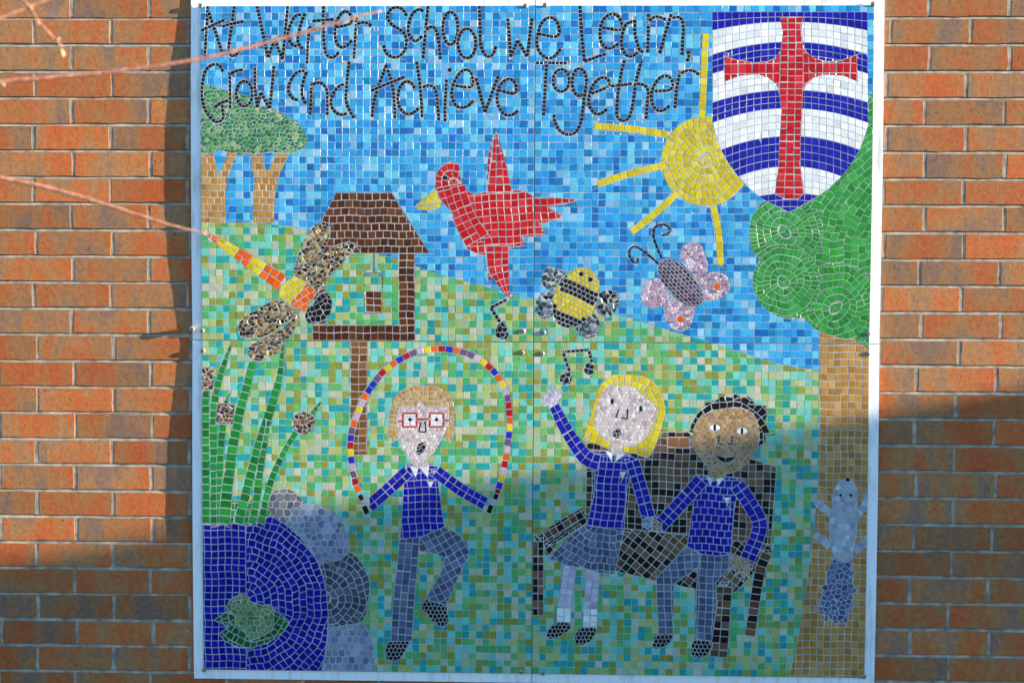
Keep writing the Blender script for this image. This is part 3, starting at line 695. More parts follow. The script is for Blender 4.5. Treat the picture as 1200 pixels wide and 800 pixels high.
# squirrel
F4 = 'squirrel_picture'
add(F4, 'tail', '976,654 996,654 998,667 1003,671 998,674 1000,687 1006,692 999,695 999,706 1003,711 996,714 993,730 986,726 979,731 974,725 966,729 967,721 957,718 964,710 960,706 965,692 962,688 968,684 969,671', 'scatter', SQT, p=6.2)
strip(F4, 'paw', '975,603 962.5,592.5 954,585', [9, 8, 4], SQ, pl=6.5); strip(F4, 'paw', '1004,603 1013,592 1015,579', [9, 8, 5], SQ, pl=6.5)
strip(F4, 'paw', '973,640 962.5,631 955,625', [10, 8, 5], SQ, pl=6.5); strip(F4, 'paw', '1001,645 1010,638 1017,630', [10, 8, 5], SQ, pl=6.5)
add(F4, None, blob('976,592 972,608 972,631 976,647 981,656 996,656 1001,641 1005,614 1005,597 990,588'), 'scatter', SQ, p=6.8, jit=.2)
add(F4, 'head', blob('981,567 976,581 977,592 990,597 1003,594 1005,581 1003,569 993,561'), 'scatter', SQ, p=6.4, jit=.2)
for q in (ell(985, 580, 2, 2, 8), ell(997, 580, 2, 2, 8), '990,562 993,558.5 997,562 993.5,564.5'): add(F4, 'eye', q, 'one', BLK)

# lettering
LT = []
def letter(*strokes): LT.append([s_ for s_ in strokes])
def oval(cx, cy, rx, ry): return ('o', ell(cx, cy, rx, ry, 16))
letter('242.6,6 241.5,35 240,68', '243.7,14 252,38 261,66', '235,36 262.5,23')
letter('274,6 271.4,28 268,52 268.6,63 274,66 282,58', '259.7,31 270,28 285,25')
letter(('s', '300.4,6 310,50 314,67.5 321.5,46 331,70 334.6,31 337,6'))
letter('352.6,17 346,18 341,26 337.4,37 337.4,45 342.5,53 348,54', '357,15 352,28 348.7,45 350.4,53 355,57.4')
letter('363.3,30 361,47 360,75', '363,36 373,33 380,33')
letter('378.5,6 379,28 379.6,50.6 382,64 387.5,67.5 393,66 396.5,61', '365.6,24.5 391,22.5')
letter('393,32 410,28 412,21.4 407.7,14 402,13.5 396.5,20 393,30 393,47 397.6,54.6 404.4,55 412,47')
letter('418,18.6 416.7,34 415,69', '418,28 424.6,26 430,26.4 435,31')
letter('476,19 472.5,11.4 464,8 456,12 454,21 460,30 470.8,36 476,46 474,59.5 464,67.4 453,63 449,52.5')
letter('496,13 490,10.5 482,17.5 478.6,30 479.5,42 486.5,48.7 494.4,42')
letter('501.4,6 498,42 495.6,69', '499,35 506,30.6 512,37.6 514.5,52.5 516,70')
letter(oval(527.6, 33, 8.8, 19.6)); letter(oval(547, 50.8, 10.5, 17.5))
letter('561.8,6 562.6,35 563.5,54 570.5,66.5 577.5,64 581,54')
letter(('s', '595,21 598.5,67 606.4,47 617.8,66.5 623.5,21'))
letter('630.5,39.4 653,43 655,31.5 650,22 642,20.6 634,28 629.6,44 630.5,58 639,67.4 648,67.4 657.6,57')
letter(('s', '679.5,6 682,44 685,72 710,63'))
letter('705.8,32.4 727.6,35 728.5,26 723,17.5 714.5,16.6 706,24.5 703,40 706,52.5 714.5,57 725,51')
letter('743,25 734,28 729.4,40 728.5,54 734,65 742.5,65.6 748.6,60', '744,22.8 744.3,40 749.5,58.6 754.4,61')
letter('760,15.8 759.7,44 758.8,62', '761,24.5 768.8,19 781,22.8')
letter('787,15.8 779,42 773,63', '788,21 797,20 801,30 800,49 799.4,65')
letter('805.5,59.5 808,65.6 804.6,72')
letter('261,84.7 258.7,78.6 253,75 246.4,77 240.7,82.5 238,91.5 236.5,105 237.4,118.5 240.7,129.7 246.4,137.6 252,142.7 257.6,142.7 262,137.6 261,129.7 260.4,122.4', '251.4,126.4 258.7,120.7 268,118')
letter('269,84 270,105 270,127.5', '270,87 276.7,83 284.6,82')
letter(oval(286.3, 110, 9.5, 15))
letter(('s', '298.7,79 299,105 301.5,126.4 305.4,108.4 316,127.5 318.4,105 321,77'))
letter('358,84 351.6,83 343.7,89 338.7,99.4 338,108.4 343.7,116 349.4,117.4', '359,84 355,96 354,107 355,116 358.4,122')
letter('365,96 364.6,116 363.4,135', '366,99.4 374,96.6 381,101.6 383.7,110.6 383.7,135.4')
letter('409,71.8 406.7,93.7 405.6,116 408,126.4 415,139', '403.4,98.8 396.6,101.6 390,110.6 387.6,120.7 391,129.7 399,134.8 406.7,133')
letter('453,75.7 443.5,100.5 438,120.7 436,137.6', '454,81.4 460,101.6 462.6,125 463,139', '434.5,106.7 450,100 474,90.4')
letter('485.7,104.4 483,98 476,95.4 469.4,100.5 466.6,110.6 467,122 471.6,131 478.4,134 485,132 490.7,126.4')
letter('488,71.8 492,99.4 494,122 494.7,138', '495,102.7 502,100 508.7,102.7 512,114 514.4,141.5')
letter('523.4,93 521.7,122 521.7,142.7', ('b', ell(527, 82, 2.8, 2.8, 10)))
letter('533.5,100.5 552.6,102 553.7,90.4 550.4,83 543.6,82 537,88 531,99.4 529.6,110.6 532.4,122 539,126.4 547,125 555,118')
letter(('s', '557.7,91 562.7,110.6 568.4,132 576,110.6 584,88.7'))
letter('584,105.6 603,110 605,102.7 602,95 595.4,92.6 587.5,98 583,107 583,120.7 587.5,131 594,135.4 602,134 607,129.7')
letter('628,73.8 665,73.8', '640.6,75 639,101 637,136')
letter(oval(657.8, 94.4, 9.6, 13.3))
letter(oval(679, 96.5, 8.5, 16.5), '687,100 684.6,115 681,142.5 675,155 665.4,158 656,153.5 650,142.5 649.6,134')
letter('693,110 708,104 715,100 711,92 705,91 697,97 691.5,108 690,122 695.7,132 702.5,134 711.5,128', '716,101 728,100 741,98')
letter('732,70 727.5,88 724,112.5 723,135 729.4,142 737,138 741.6,122 745,97.5 752,70', '746,98.4 754.7,99.4 759.8,107 758.4,122 757,140')
letter('767,107 786.6,105 787.5,94 780,88.5 770.6,94 764,107 764,120 769.7,129.4 778,129.4 784.7,124')
letter('797,82.5 793,105 791,127.5', '798,86 806,82.5 814,83.4 819.4,88')
for li, strokes in enumerate(LT):
    for st in strokes:
        kind = ''
        if isinstance(st, tuple): kind, st = st
        if kind == 'b': add('letter', li, st, 'one', BLK)
        else: strip('letter', li, st, 4.1, BLK, curve=(kind != 's'), closed=(kind == 'o'), pl=4.6, gap=.33)
# the upright ray of the sun runs over the last letter
strip('sun_picture', 'ray', '826,60 824.4,100', 8.2, YEL, pl=8.6)

# ------------------------------------------------------------------ lay the tiles
def pick(cols):
    c = random.choices([a for a, _ in cols], [b for _, b in cols])[0]
    k = random.uniform(.88, 1.10)
    return tuple(min(.9, v * k * random.uniform(.97, 1.03)) for v in lin(c, .8 if min(c) > 190 else .7))

def lay_grid(s):
    kw = s.kw; px_, pz_ = kw['p'][0] * S, kw['p'][1] * S
    a = math.radians(kw.get('ang', 0)); ca, sa = math.cos(a), math.sin(a)
    cx, cz = (s.lo + s.hi) / 2; R = np.hypot(*(s.hi - s.lo)) / 2 + max(px_, pz_)
    nx, nz = int(R / px_) + 1, int(R / pz_) + 1
    ox, oz = (s.hi - s.lo)[0] / 2 % px_, (s.hi - s.lo)[1] / 2 % pz_
    out = []
    for j in range(-nz, nz + 1):
        sh_ = (px_ / 2 if (j % 2 and kw.get('bond')) else 0) + random.uniform(-.05, .05) * px_
        for i in range(-nx, nx + 1):
            x0, z0 = i * px_ + sh_ + (ox if not a else 0), j * pz_ + (oz if not a else 0)
            q = [(x0, z0), (x0 + px_, z0), (x0 + px_, z0 + pz_), (x0, z0 + pz_)]
            q = [(cx + x * ca - z * sa, cz + x * sa + z * ca) for x, z in q]
            m = cen(q)
            if m[0] < s.lo[0] - px_ or m[0] > s.hi[0] + px_ or m[1] < s.lo[1] - pz_ or m[1] > s.hi[1] + pz_: continue
            out.append(q)
    return out

def lay_field(s):
    out = []
    for (x0, x1) in ((TXL, XS), (XS, TXR)):
        for (z0, z1) in ((ZB, ZS), (ZS, ZT)):
            nx, nz = round((x1 - x0) / (P_ * S)), round((z1 - z0) / (P_ * S))
            dx, dz = (x1 - x0) / nx, (z1 - z0) / nz
            wx = [random.uniform(-.06, .06) * dx for _ in range(nx + 1)]; wx[0] = wx[-1] = 0
            wz = [random.uniform(-.06, .06) * dz for _ in range(nz + 1)]; wz[0] = wz[-1] = 0
            for j in range(nz):
                rs_ = random.uniform(-.05, .05) * dx
                for i in range(nx):
                    xa, xb = x0 + i * dx + wx[i] + (rs_ if i else 0), x0 + (i + 1) * dx + wx[i + 1] + (rs_ if i < nx - 1 else 0)
                    za, zb = z0 + j * dz + wz[j], z0 + (j + 1) * dz + wz[j + 1]
                    jj = lambda: random.uniform(-.028, .028) * dx
                    out.append([(xa + jj(), za + jj()), (xb + jj(), za + jj()), (xb + jj(), zb + jj()), (xa + jj(), zb + jj())])
    return out

def lay_polar(s):
    c = P(*s.kw['c']); pr, pt = s.kw['p'][0] * S, s.kw['p'][1] * S
    cor = [(a, b) for a in (s.lo[0], s.hi[0]) for b in (s.lo[1], s.hi[1])]
    R = max(math.hypot(a - c[0], b - c[1]) for a, b in cor); out = []
    inside = s.lo[0] < c[0] < s.hi[0] and s.lo[1] < c[1] < s.hi[1]
    r0 = 0 if inside else max(0, min(math.hypot(a - c[0], b - c[1]) for a, b in cor) - .5 * R)
    k0 = int(r0 / pr)
    for k in range(k0, int(R / pr) + 1):
        ra, rb = k * pr, (k + 1) * pr
        n = max(4, round(2 * math.pi * (ra + rb) / 2 / pt)); ph = random.random() * 6.28
        an = [ph + 2 * math.pi * (i + random.uniform(-.12, .12)) / n for i in range(n)]
        for i in range(n):
            a0, a1 = an[i], an[(i + 1) % n] + (2 * math.pi if i == n - 1 else 0)
            q = [(c[0] + rb * math.cos(a0), c[1] + rb * math.sin(a0)), (c[0] + rb * math.cos(a1), c[1] + rb * math.sin(a1))]
            q += [(c[0] + ra * math.cos(a1), c[1] + ra * math.sin(a1)), (c[0] + ra * math.cos(a0), c[1] + ra * math.sin(a0))] if k else [tuple(c)]
            m = cen(q)
            if m[0] < s.lo[0] - pr or m[0] > s.hi[0] + pr or m[1] < s.lo[1] - pr or m[1] > s.hi[1] + pr: continue
            out.append(q)
    return out

def lay_scatter(s):
    p = s.kw['p'] * S; jt = s.kw.get('jit', .42)
    nx, nz = int((s.hi[0] - s.lo[0]) / p) + 5, int((s.hi[1] - s.lo[1]) / p) + 5
    a = random.uniform(-.5, .5); seeds = {}
    for j in range(nz):
        for i in range(nx):
            seeds[i, j] = (s.lo[0] + (i - 2 + .5 * (j % 2) + random.uniform(-jt, jt)) * p, s.lo[1] + (j - 2 + random.uniform(-jt, jt)) * p)
    out = []
    for (i, j), c in seeds.items():
        if c[0] < s.lo[0] - p or c[0] > s.hi[0] + p or c[1] < s.lo[1] - p or c[1] > s.hi[1] + p: continue
        q = [(c[0] - p, c[1] - p), (c[0] + p, c[1] - p), (c[0] + p, c[1] + p), (c[0] - p, c[1] + p)]
        for dj in (-2, -1, 0, 1, 2):
            for di in (-2, -1, 0, 1, 2):
                o = seeds.get((i + di, j + dj))
                if o is None or (di == 0 and dj == 0): continue
                nx_, nz_ = o[0] - c[0], o[1] - c[1]; l = math.hypot(nx_, nz_)
                if l < 1e-9: continue
                nx_ /= l; nz_ /= l
                q = clip(q, nx_, nz_, c[0] * nx_ + c[1] * nz_ + l / 2)
        out.append(q)
    return out

def resample(p, step=None, n=None):
    d = np.sqrt((np.diff(p, axis=0) ** 2).sum(1)); t = np.concatenate([[0], np.cumsum(d)])
    if n is None: n = max(1, round(t[-1] / step))
    u = np.linspace(0, t[-1], n + 1)
    return np.stack([np.interp(u, t, p[:, 0]), np.interp(u, t, p[:, 1])], -1), u / t[-1], n

def lay_strip(s):
    if s.kw.get('sharp') and len(s.spine) > 2:
        out = []
        for a, b, wa, wb in zip(s.spine[:-1], s.spine[1:], s.wd[:-1], s.wd[1:]):
            sub = Shape(s.fig, s.part, None, 'strip', s.cols, s.mat, spine=np.array([a, b]), wd=[wa / S, wb / S], **{k: v for k, v in s.kw.items() if k != 'sharp'})
            out += lay_strip(sub)
        return out
    kw = s.kw; lanes = kw.get('lanes', 1); out = []
    d = np.sqrt((np.diff(s.spine, axis=0) ** 2).sum(1)); t = np.concatenate([[0], np.cumsum(d)]) / d.sum()
    if kw['pl'] == 'n': q, u, n = resample(s.spine, n=kw['n'])
    else:
        # corners of sharp strokes stay corners: cut every straight run on its own
        q, u, n = resample(s.spine, kw['pl'] * S)
    tg = np.gradient(q, axis=0); tg /= np.maximum(np.sqrt((tg ** 2).sum(1)), 1e-9)[:, None]
    nn = np.stack([-tg[:, 1], tg[:, 0]], -1); wd = np.interp(u, t, s.wd)
    for i in range(n):
        for l in range(lanes):
            f0, f1 = -0.5 + l / lanes, -0.5 + (l + 1) / lanes
            sh_ = random.uniform(-.07, .07) if lanes > 1 else 0
            a, b = q[i] + tg[i] * sh_ * kw['pl'] * S if lanes > 1 and i else q[i], q[i + 1]
            if lanes > 1 and i < n - 1: b = b + tg[i + 1] * sh_ * kw['pl'] * S
            quad = [tuple(a + nn[i] * wd[i] * f0), tuple(b + nn[i + 1] * wd[i + 1] * f0), tuple(b + nn[i + 1] * wd[i + 1] * f1), tuple(a + nn[i] * wd[i] * f1)]
            um = (u[i] + u[i + 1]) / 2; col = None
            if kw.get('seq'): col = kw['seq'][i % len(kw['seq'])]
            elif kw.get('seg'):
                for lim, cc in kw['seg']:
                    if um < lim: col = random.choice(cc)[0]; break
            out.append((quad, col))
    return out

def lay_contour(s):
    p = s.kw['p'] * S; rings = s.kw.get('rings', 1); out = []
    pts = s.pts if area([tuple(a) for a in s.pts]) > 0 else s.pts[::-1]
    cp = np.vstack([pts, pts[:1]])
    q, u, n = resample(cp, p * .98); q = q[:-1]
    for r in range(rings):
        tg = np.roll(q, -1, 0) - np.roll(q, 1, 0); tg /= np.maximum(np.sqrt((tg ** 2).sum(1)), 1e-9)[:, None]
        inn = np.stack([-tg[:, 1], tg[:, 0]], -1)
        q2 = q + inn * p
        sd = s.query(q2)[0]
        N = len(q)
        for i in range(N):
            j = (i + 1) % N
            if sd[i] < -p * (r + .45) and sd[j] < -p * (r + .45):
                out.append([tuple(q[i]), tuple(q[j]), tuple(q2[j]), tuple(q2[i])])
            else:
                m = (q[i] + q[j]) / 2; h = inn[i] * p * .8
                out.append([tuple(q[i]), tuple(q[j]), tuple(q[j] + h), tuple(q[i] + h)])
        q = q2
    s.kw['p'] = (p / S, p / S)
    return out, lay_grid(s), -p * rings

SB = [(13.5, 13.5), (25.5, 35.6), (49, 64), (72, 86.5), (105.5, 120), (127, 144), (159.5, 180), (195, 222), (226.3, 248), (250, 275)]
SR = [2, 3, 3, 4, 3, 4, 4, 4, 3]
def lay_bands(s):
    out = []
    for bi in range(9):
        (m0, e0), (m1, e1) = SB[bi], SB[bi + 1]; nr = SR[bi]
        x = 833.0
        f = lambda m, e, xx: m + (e - m) * ((xx - 926) / 91.0) ** 2
        xs = list(np.linspace(833, 1019, 23))
        for i in range(22):
            xa, xb = xs[i], xs[i + 1]
            for r in range(nr):
                g = lambda xx, rr: P(xx, f(m0, e0, xx) + (f(m1, e1, xx) - f(m0, e0, xx)) * rr / nr)
                q = [tuple(g(xa, r + 1)), tuple(g(xb, r + 1)), tuple(g(xb, r)), tuple(g(xa, r))]
                out.append((q, random.choices([a for a, _ in (WHITE if bi % 2 else BLUE)], [b for _, b in (WHITE if bi % 2 else BLUE)])[0]))
    return out

def carve(poly, s, sign, off=0.0, depth=0):
    """cut a convex tile by a shape's outline into the convex pieces that lie inside (sign 1) or outside (sign -1)"""
    if len(poly) < 3 or abs(area(poly)) < MINA * .5: return []
    m = len(poly)
    pts = list(poly) + [((poly[i][0] + poly[(i + 1) % m][0]) / 2, (poly[i][1] + poly[(i + 1) % m][1]) / 2) for i in range(m)] + [cen(poly)]
    sd, q, n = s.query(pts); f = sign * sd - off; nf = sign * n; k = int(f.argmax())
    if f[k] <= 3e-5: return [poly]
    if f.max() - f.min() < 1e-9 or (f > 0).all() and f.min() > .004: return []
    c = float(np.asarray(pts[k]) @ nf[k] - f[k])
    A = clip(poly, nf[k][0], nf[k][1], c - 1e-9); B = clip(poly, -nf[k][0], -nf[k][1], -c)
    out = []
    if len(A) > 2: out += carve(A, s, sign, off, depth + 1) if depth < 7 else [A]
    if depth < 5 and len(B) > 2 and abs(area(B)) > MINA:
        m = len(B)
        pts = list(B) + [((B[i][0] + B[(i + 1) % m][0]) / 2, (B[i][1] + B[(i + 1) % m][1]) / 2) for i in range(m)]
        sd, q, n = s.query(pts); f = sign * sd - off; nf = sign * n; k = int(f.argmin())
        if f[k] < -.55 * S:
            c = float(np.asarray(pts[k]) @ nf[k] - f[k])
            D = clip(B, nf[k][0], nf[k][1], c - 1e-9)
            if len(D) > 2 and abs(area(D)) < abs(area(B)) * .9: out += carve(D, s, sign, off, depth + 1)
            elif abs(area(B)) > MINA * 3:
                # the outline bends inside this piece: halve it across its longer side and try again
                bx = [p[0] for p in B]; bz = [p[1] for p in B]
                ax = (1, 0) if max(bx) - min(bx) > max(bz) - min(bz) else (0, 1)
                m0 = (max(bx) + min(bx)) / 2 if ax[0] else (max(bz) + min(bz)) / 2
                for sg in (1, -1): out += carve(clip(B, sg * ax[0], sg * ax[1], sg * m0), s, sign, off, depth + 1)
    return out

def bbox_hit(poly, s):
    xs = [p[0] for p in poly]; zs = [p[1] for p in poly]
    return not (max(xs) < s.lo[0] or min(xs) > s.hi[0] or max(zs) < s.lo[1] or min(zs) > s.hi[1])

TILES = []          # (poly, shape, colour, panel)
MINA = (1.35 * S) ** 2
def emit(si, poly, col):
    s = SH[si]
    if area(poly) < 0: poly = poly[::-1]
    stack = [poly]
    for sj in range(si + 1, len(SH)):
        t = SH[sj]; nxt = []
        for q in stack:
            if not bbox_hit(q, t): nxt.append(q); continue
            c = cen(q); sd, _, _ = t.query([c])
            rad = max(math.hypot(p[0] - c[0], p[1] - c[1]) for p in q)
            if sd[0] > rad: nxt.append(q)
            elif sd[0] > -rad: nxt += carve(q, t, -1)
        stack = nxt
        if not stack: return
    for q in stack:
        for xi in (0, 1):
            for zi in (0, 1):
                h = clip(q, 1, 0, XS - .0010) if xi == 0 else clip(q, -1, 0, -XS - .0010)
                if len(h) > 2: h = clip(h, 0, 1, ZS - .0010) if zi == 0 else clip(h, 0, -1, -ZS - .0010)
                for cl in ((1, 0, TXR), (-1, 0, -TXL), (0, 1, ZT), (0, -1, -ZB)):
                    if len(h) > 2: h = clip(h, *cl)
                if len(h) < 3 or area(h) < MINA * .7: continue
                g = s.kw.get('gap', {'field': .26, 'bands': .34, 'scatter': .38}.get(s.layout, .47)) * S
                if s.layout == 'one' or (s.spine is not None and s.wd.max() < 3 * S): g = .22 * S
                g *= min(1.0, math.sqrt(area(h)) / (6 * S)) if s.layout == 'field' else 1.0
                h = inset(h, g)
                if len(h) < 3 or area(h) < MINA * .35: continue
                TILES.append((h, si, col, (xi, zi)))

CENPX = lambda c: (600 + FPX * ((np.array([c[0], -.02, c[1]]) - CAM) @ RGT) / ((np.array([c[0], -.02, c[1]]) - CAM) @ FWD),
                   400 - FPX * ((np.array([c[0], -.02, c[1]]) - CAM) @ UPV) / ((np.array([c[0], -.02, c[1]]) - CAM) @ FWD))
field = lay_field(None)
def fit(si, q, col, off=0.0, extra=True):
    s = SH[si]
    if len(q) < 3: return
    if area(q) < 0: q = q[::-1]
    for r in (carve(q, s, 1, off) if extra else [q]):
        emit(si, r, col() if callable(col) else col)

def warp(q, amp, wl, ph):
    k = 2 * math.pi / (wl * S)
    return [(x + amp * S * math.sin(k * z + ph) , z + amp * S * math.sin(k * x * 1.13 + ph * 2.3)) for x, z in q]

for si, s in enumerate(SH):
    col = (lambda s=s: pick(s.cols))
    if s.layout == 'field':
        for q in field: fit(si, q, pick(s.cols), 0.0, si == 1)
    elif s.layout == 'one':
        emit(si, [tuple(a) for a in s.pts], pick(s.cols))
    elif s.layout == 'strip':
        for q, c in lay_strip(s): fit(si, q, pick([(c, 1)]) if c else pick(s.cols), 0.0, s.within is not None)
    elif s.layout == 'bands':
        for q, c in lay_bands(s): fit(si, q, pick([(c, 1)]))
    elif s.layout == 'contour':
        ring, grid, off = lay_contour(s)
        for q in ring: fit(si, q, pick(s.cols))
        for q in grid: fit(si, q, pick(s.cols), off)
    else:
        ph = random.random() * 6.28
        for q in dict(grid=lay_grid, polar=lay_polar, scatter=lay_scatter)[s.layout](s):
            if len(q) < 3: continue
            if s.layout == 'polar': q = warp(q, 1.3, 34, ph)
            elif s.layout == 'grid': q = warp(q, .55, 46, ph)
            cols = s.cols(*CENPX(cen(q))) if callable(s.cols) else s.cols
            fit(si, q, pick(cols))
print('TILES', len(TILES))

# ------------------------------------------------------------------ build the four panels
def tile_geo(poly, tilt, lift):
    """bevelled tile: verts (x, y, z) in world, faces"""
    n = len(poly); c = cen(poly); b = .00030
    tx, tz = random.gauss(0, tilt), random.gauss(0, tilt)
    dep = lambda p: -(D0 + bow(p[1]))
    v = []
    for p in poly: v.append((p[0], dep(p) - .0006, p[1]))
    top = lambda p: dep(p) - TILE_H - lift - tx * (p[0] - c[0]) - tz * (p[1] - c[1])
    for p in poly: v.append((p[0], top(p) + b, p[1]))
    for p in poly:
        d = math.hypot(p[0] - c[0], p[1] - c[1]); k = min(.3, b * 1.5 / max(d, 1e-6))
        p2 = (p[0] + (c[0] - p[0]) * k, p[1] + (c[1] - p[1]) * k); v.append((p2[0], top(p2), p2[1]))
    f = []
    for k in range(2):
        for i in range(n):
            a, bb = k * n + i, k * n + (i + 1) % n; f.append((a, bb, bb + n, a + n))
    f.append(tuple(2 * n + i for i in range(n)))
    return v, f, (c[0], dep(c), c[1])

LAB = {(0, 1): 'mosaic panel with bird table, dragonfly, small leafy trees and the body of the red bird',
       (1, 1): 'mosaic panel with striped shield, yellow sun, bee and mauve butterfly',
       (0, 0): 'mosaic panel with blue pond, reeds and a person skipping with a coloured rope',
       (1, 0): 'mosaic panel with two people holding hands on a bench and a squirrel on a trunk'}
FLAB = {F1: 'mosaic person with fair hair, red glasses and blue jumper, skipping', F2: 'mosaic person with yellow hair, grey skirt and white socks, one hand raised',
        F3: 'mosaic person with short black hair and grey trousers sitting on the bench',
        'tree_picture': 'mosaic of two small trunks under one leafy crown', 'big_tree_picture': 'mosaic of a large tree with curling green crown'}
def screw(panel, px, py, r=.0072, h=.0046, out=0.0, name='screw', base=TILE_H):
    c = P(px, py); y = -(D0 + bow(c[1]) + base + .0002)
    prof = [(r, 0), (r * .98, h * .35), (r * .8, h * .8), (r * .45, h), (r * .36, h * .98)]
    n = 14; v, f = [], []
    for rr, hh in prof:
        for i in range(n):
            a = 2 * math.pi * i / n; v.append((rr * math.cos(a), -hh - out, rr * math.sin(a)))
    for k in range(len(prof) - 1):
        for i in range(n):
            f.append((k * n + i, k * n + (i + 1) % n, (k + 1) * n + (i + 1) % n, (k + 1) * n + i))
    if out:
        for i in range(n):
            a = 2 * math.pi * i / n; v.append((r * .6 * math.cos(a), 0, r * .6 * math.sin(a)))
        m = len(prof) * n
        for i in range(n): f.append((m + i, m + (i + 1) % n, (i + 1) % n, i))
    o = mesh_obj(name, v, f, M_SCREW, panel, (c[0] - panel.location[0], y, c[1] - panel.location[2]), smooth=True)
    v2 = [(r * .38 * math.cos(2 * math.pi * i / 6), -h * .72 - out, r * .38 * math.sin(2 * math.pi * i / 6)) for i in range(6)]
    v2 += [(a * .6, b + h * .25, c_ * .6) for a, b, c_ in v2]
    mesh_obj('recess', v2, [tuple(range(6))] + [(i, (i + 1) % 6, 6 + (i + 1) % 6, 6 + i) for i in range(6)], M_SLOT, o)

SCREWS = {(0, 1): [(234.5, 6), (616, 6.5), (613, 388), (236.5, 387.5)], (1, 1): [(639, 5.5), (1024, 4.5), (637, 389.5), (1018.5, 391)],
          (0, 0): [(237, 411), (612, 413), (238.5, 785), (611, 787.5)], (1, 0): [(635.5, 414.5), (1018, 414.5), (636, 789), (1013, 793)]}
JOIN = ('glasses', 'nose', 'crown', 'hanging_feeder', 'body', 'face', 'backrest', 'beak', 'trousers', 'leg_line', 'cross', 'mouth')
def comps(items):
    n = len(items); lab = list(range(n))
    def find(a):
        while lab[a] != a: a = lab[a]
        return a
    bb = [(min(p[0] for p in v), max(p[0] for p in v), min(p[2] for p in v), max(p[2] for p in v)) for v, *_ in items]
    for a in range(n):
        for b in range(a):
            if bb[a][0] - bb[b][1] < .003 and bb[b][0] - bb[a][1] < .003 and bb[a][2] - bb[b][3] < .003 and bb[b][2] - bb[a][3] < .003: lab[find(a)] = find(b)
    out = {}
    for a in range(n): out.setdefault(find(a), []).append(items[a])
    return sorted(out.values(), key=len, reverse=True)
by_panel = {k: [] for k in LAB}
for t in TILES: by_panel[t[3]].append(t)
for key in LAB:
    xi, zi = key
    x0, x1 = (XL, XS - .0009) if xi == 0 else (XS + .0009, XR)
    z0, z1 = (ZB - .0275, ZS - .0009) if zi == 0 else (ZS + .0009, ZT + .0275)
    base = np.array([(x0 + x1) / 2, 0.0, z0])
    pan = empty('mosaic_panel', tuple(base)); tag(pan, LAB[key], 'mosaic panel', 'four panels of the mosaic mural on the brick wall')
    # bowed board and grout bed
    def slab(name, xa, xb, za, zb, ya, yb, mat):
        n = 28; v, f = [], []
        for i in range(n + 1):
            z = za + (zb - za) * i / n; bw = bow(z)
            for x, y in ((xa, ya), (xb, ya), (xb, yb), (xa, yb)): v.append((x - base[0], -(y + bw), z - base[2]))
        for i in range(n):
            for k in range(4):
                a, b_ = i * 4 + k, i * 4 + (k + 1) % 4; f.append((a, b_, b_ + 4, a + 4))
        f += [(3, 2, 1, 0), (n * 4, n * 4 + 1, n * 4 + 2, n * 4 + 3)]
        return mesh_obj(name, v, f, mat, pan)
    slab('board', x0, x1, z0, z1, D0 - .0052, D0, M_BOARD)
    slab('grout', max(x0 + .0001, TXL), min(x1 - .0001, TXR), max(z0 + .0001, ZB), min(z1 - .0001, ZT), D0 - .001, D0 + GROUT_H, M_GROUT)
    for a, b_ in SCREWS[key]: screw(pan, a, b_)
    tl = by_panel[key]
    nosub = {}
    for h, si, col, _ in tl: nosub.setdefault(SH[si].fig, set()).add(SH[si].part)
    def can(si):                      # pieces may hang only where that stays within three levels
        return SH[si].part is None or SH[si].fig == 'letter'
    idx = [i for i, t in enumerate(tl) if can(t[1]) and SH[t[1]].fig != 'letter']
    idx.sort(key=lambda i: -area(tl[i][0])); single = set(idx[:296])
    groups = {}
    for i, (h, si, col, _) in enumerate(tl):
        s = SH[si]
        tilt = .075 if s.mat == 'm' else (.02 if s.layout == 'scatter' else .011)
        v, f, c = tile_geo(h, tilt, random.uniform(0, .00016))
        pk = s.part
        if isinstance(pk, str) and pk not in JOIN: pk = '%s|%d' % (pk, si)
        if i in single: groups.setdefault((s.fig, '#'), []).append((v, f, c, col, s.mat))
        else: groups.setdefault((s.fig, pk), []).append((v, f, c, col, s.mat))
    figs = {}
    for fig, part in sorted(groups, key=lambda q: (q[0], q[1] is not None, str(q[1]))):
        if part == '#': continue
        def build(name, parent, items, ploc):
            V, F, A = [], [], []
            for v, f, c, col, m in items:
                b0 = len(V); V += [(a - ploc[0], b_ - ploc[1], d - ploc[2]) for a, b_, d in v]
                F += [tuple(q + b0 for q in ff) for ff in f]; A += [(*col, 1)] * len(v)
            mat = M_MIRROR if items[0][4] == 'm' else M_GLASS
            return mesh_obj(name, V, F, mat, parent, (0, 0, 0), [('tile_col', 'FLOAT_COLOR', A)])
        nm = fig[:-2] if fig[-2:] in ('_b', '_c', '_d') else fig
        if fig == 'letter': build('letter', pan, groups[fig, part], base); continue
        if fig not in figs:
            # the figure itself: its plain tiles, or its largest part when every tile belongs to one
            main = None
            if (fig, None) not in groups:
                main = max([g for g in groups if g[0] == fig and g[1] != '#'], key=lambda g: len(groups[g]))
            its = groups[(fig, None)] if main is None else groups[main]
            cl = comps(its) if fig in ('bench_picture', 'reed_picture') else [its]
            figs[fig] = (build(nm, pan, cl[0], base), main)
            for extra in cl[1:]: build('backrest' if fig == 'bench_picture' else 'reed_foot', figs[fig][0], extra, base)
            if fig in FLAB: figs[fig][0]['label'] = FLAB[fig]
            if fig in ('sky_tiles', 'meadow_tiles'): figs[fig][0]['kind'] = 'stuff'
        if part is None or (fig, part) == figs[fig][1]: continue
        for its in (comps(groups[fig, part]) if fig == 'bench_picture' else [groups[fig, part]]):
            build(part.split('|')[0], figs[fig][0], its, base)
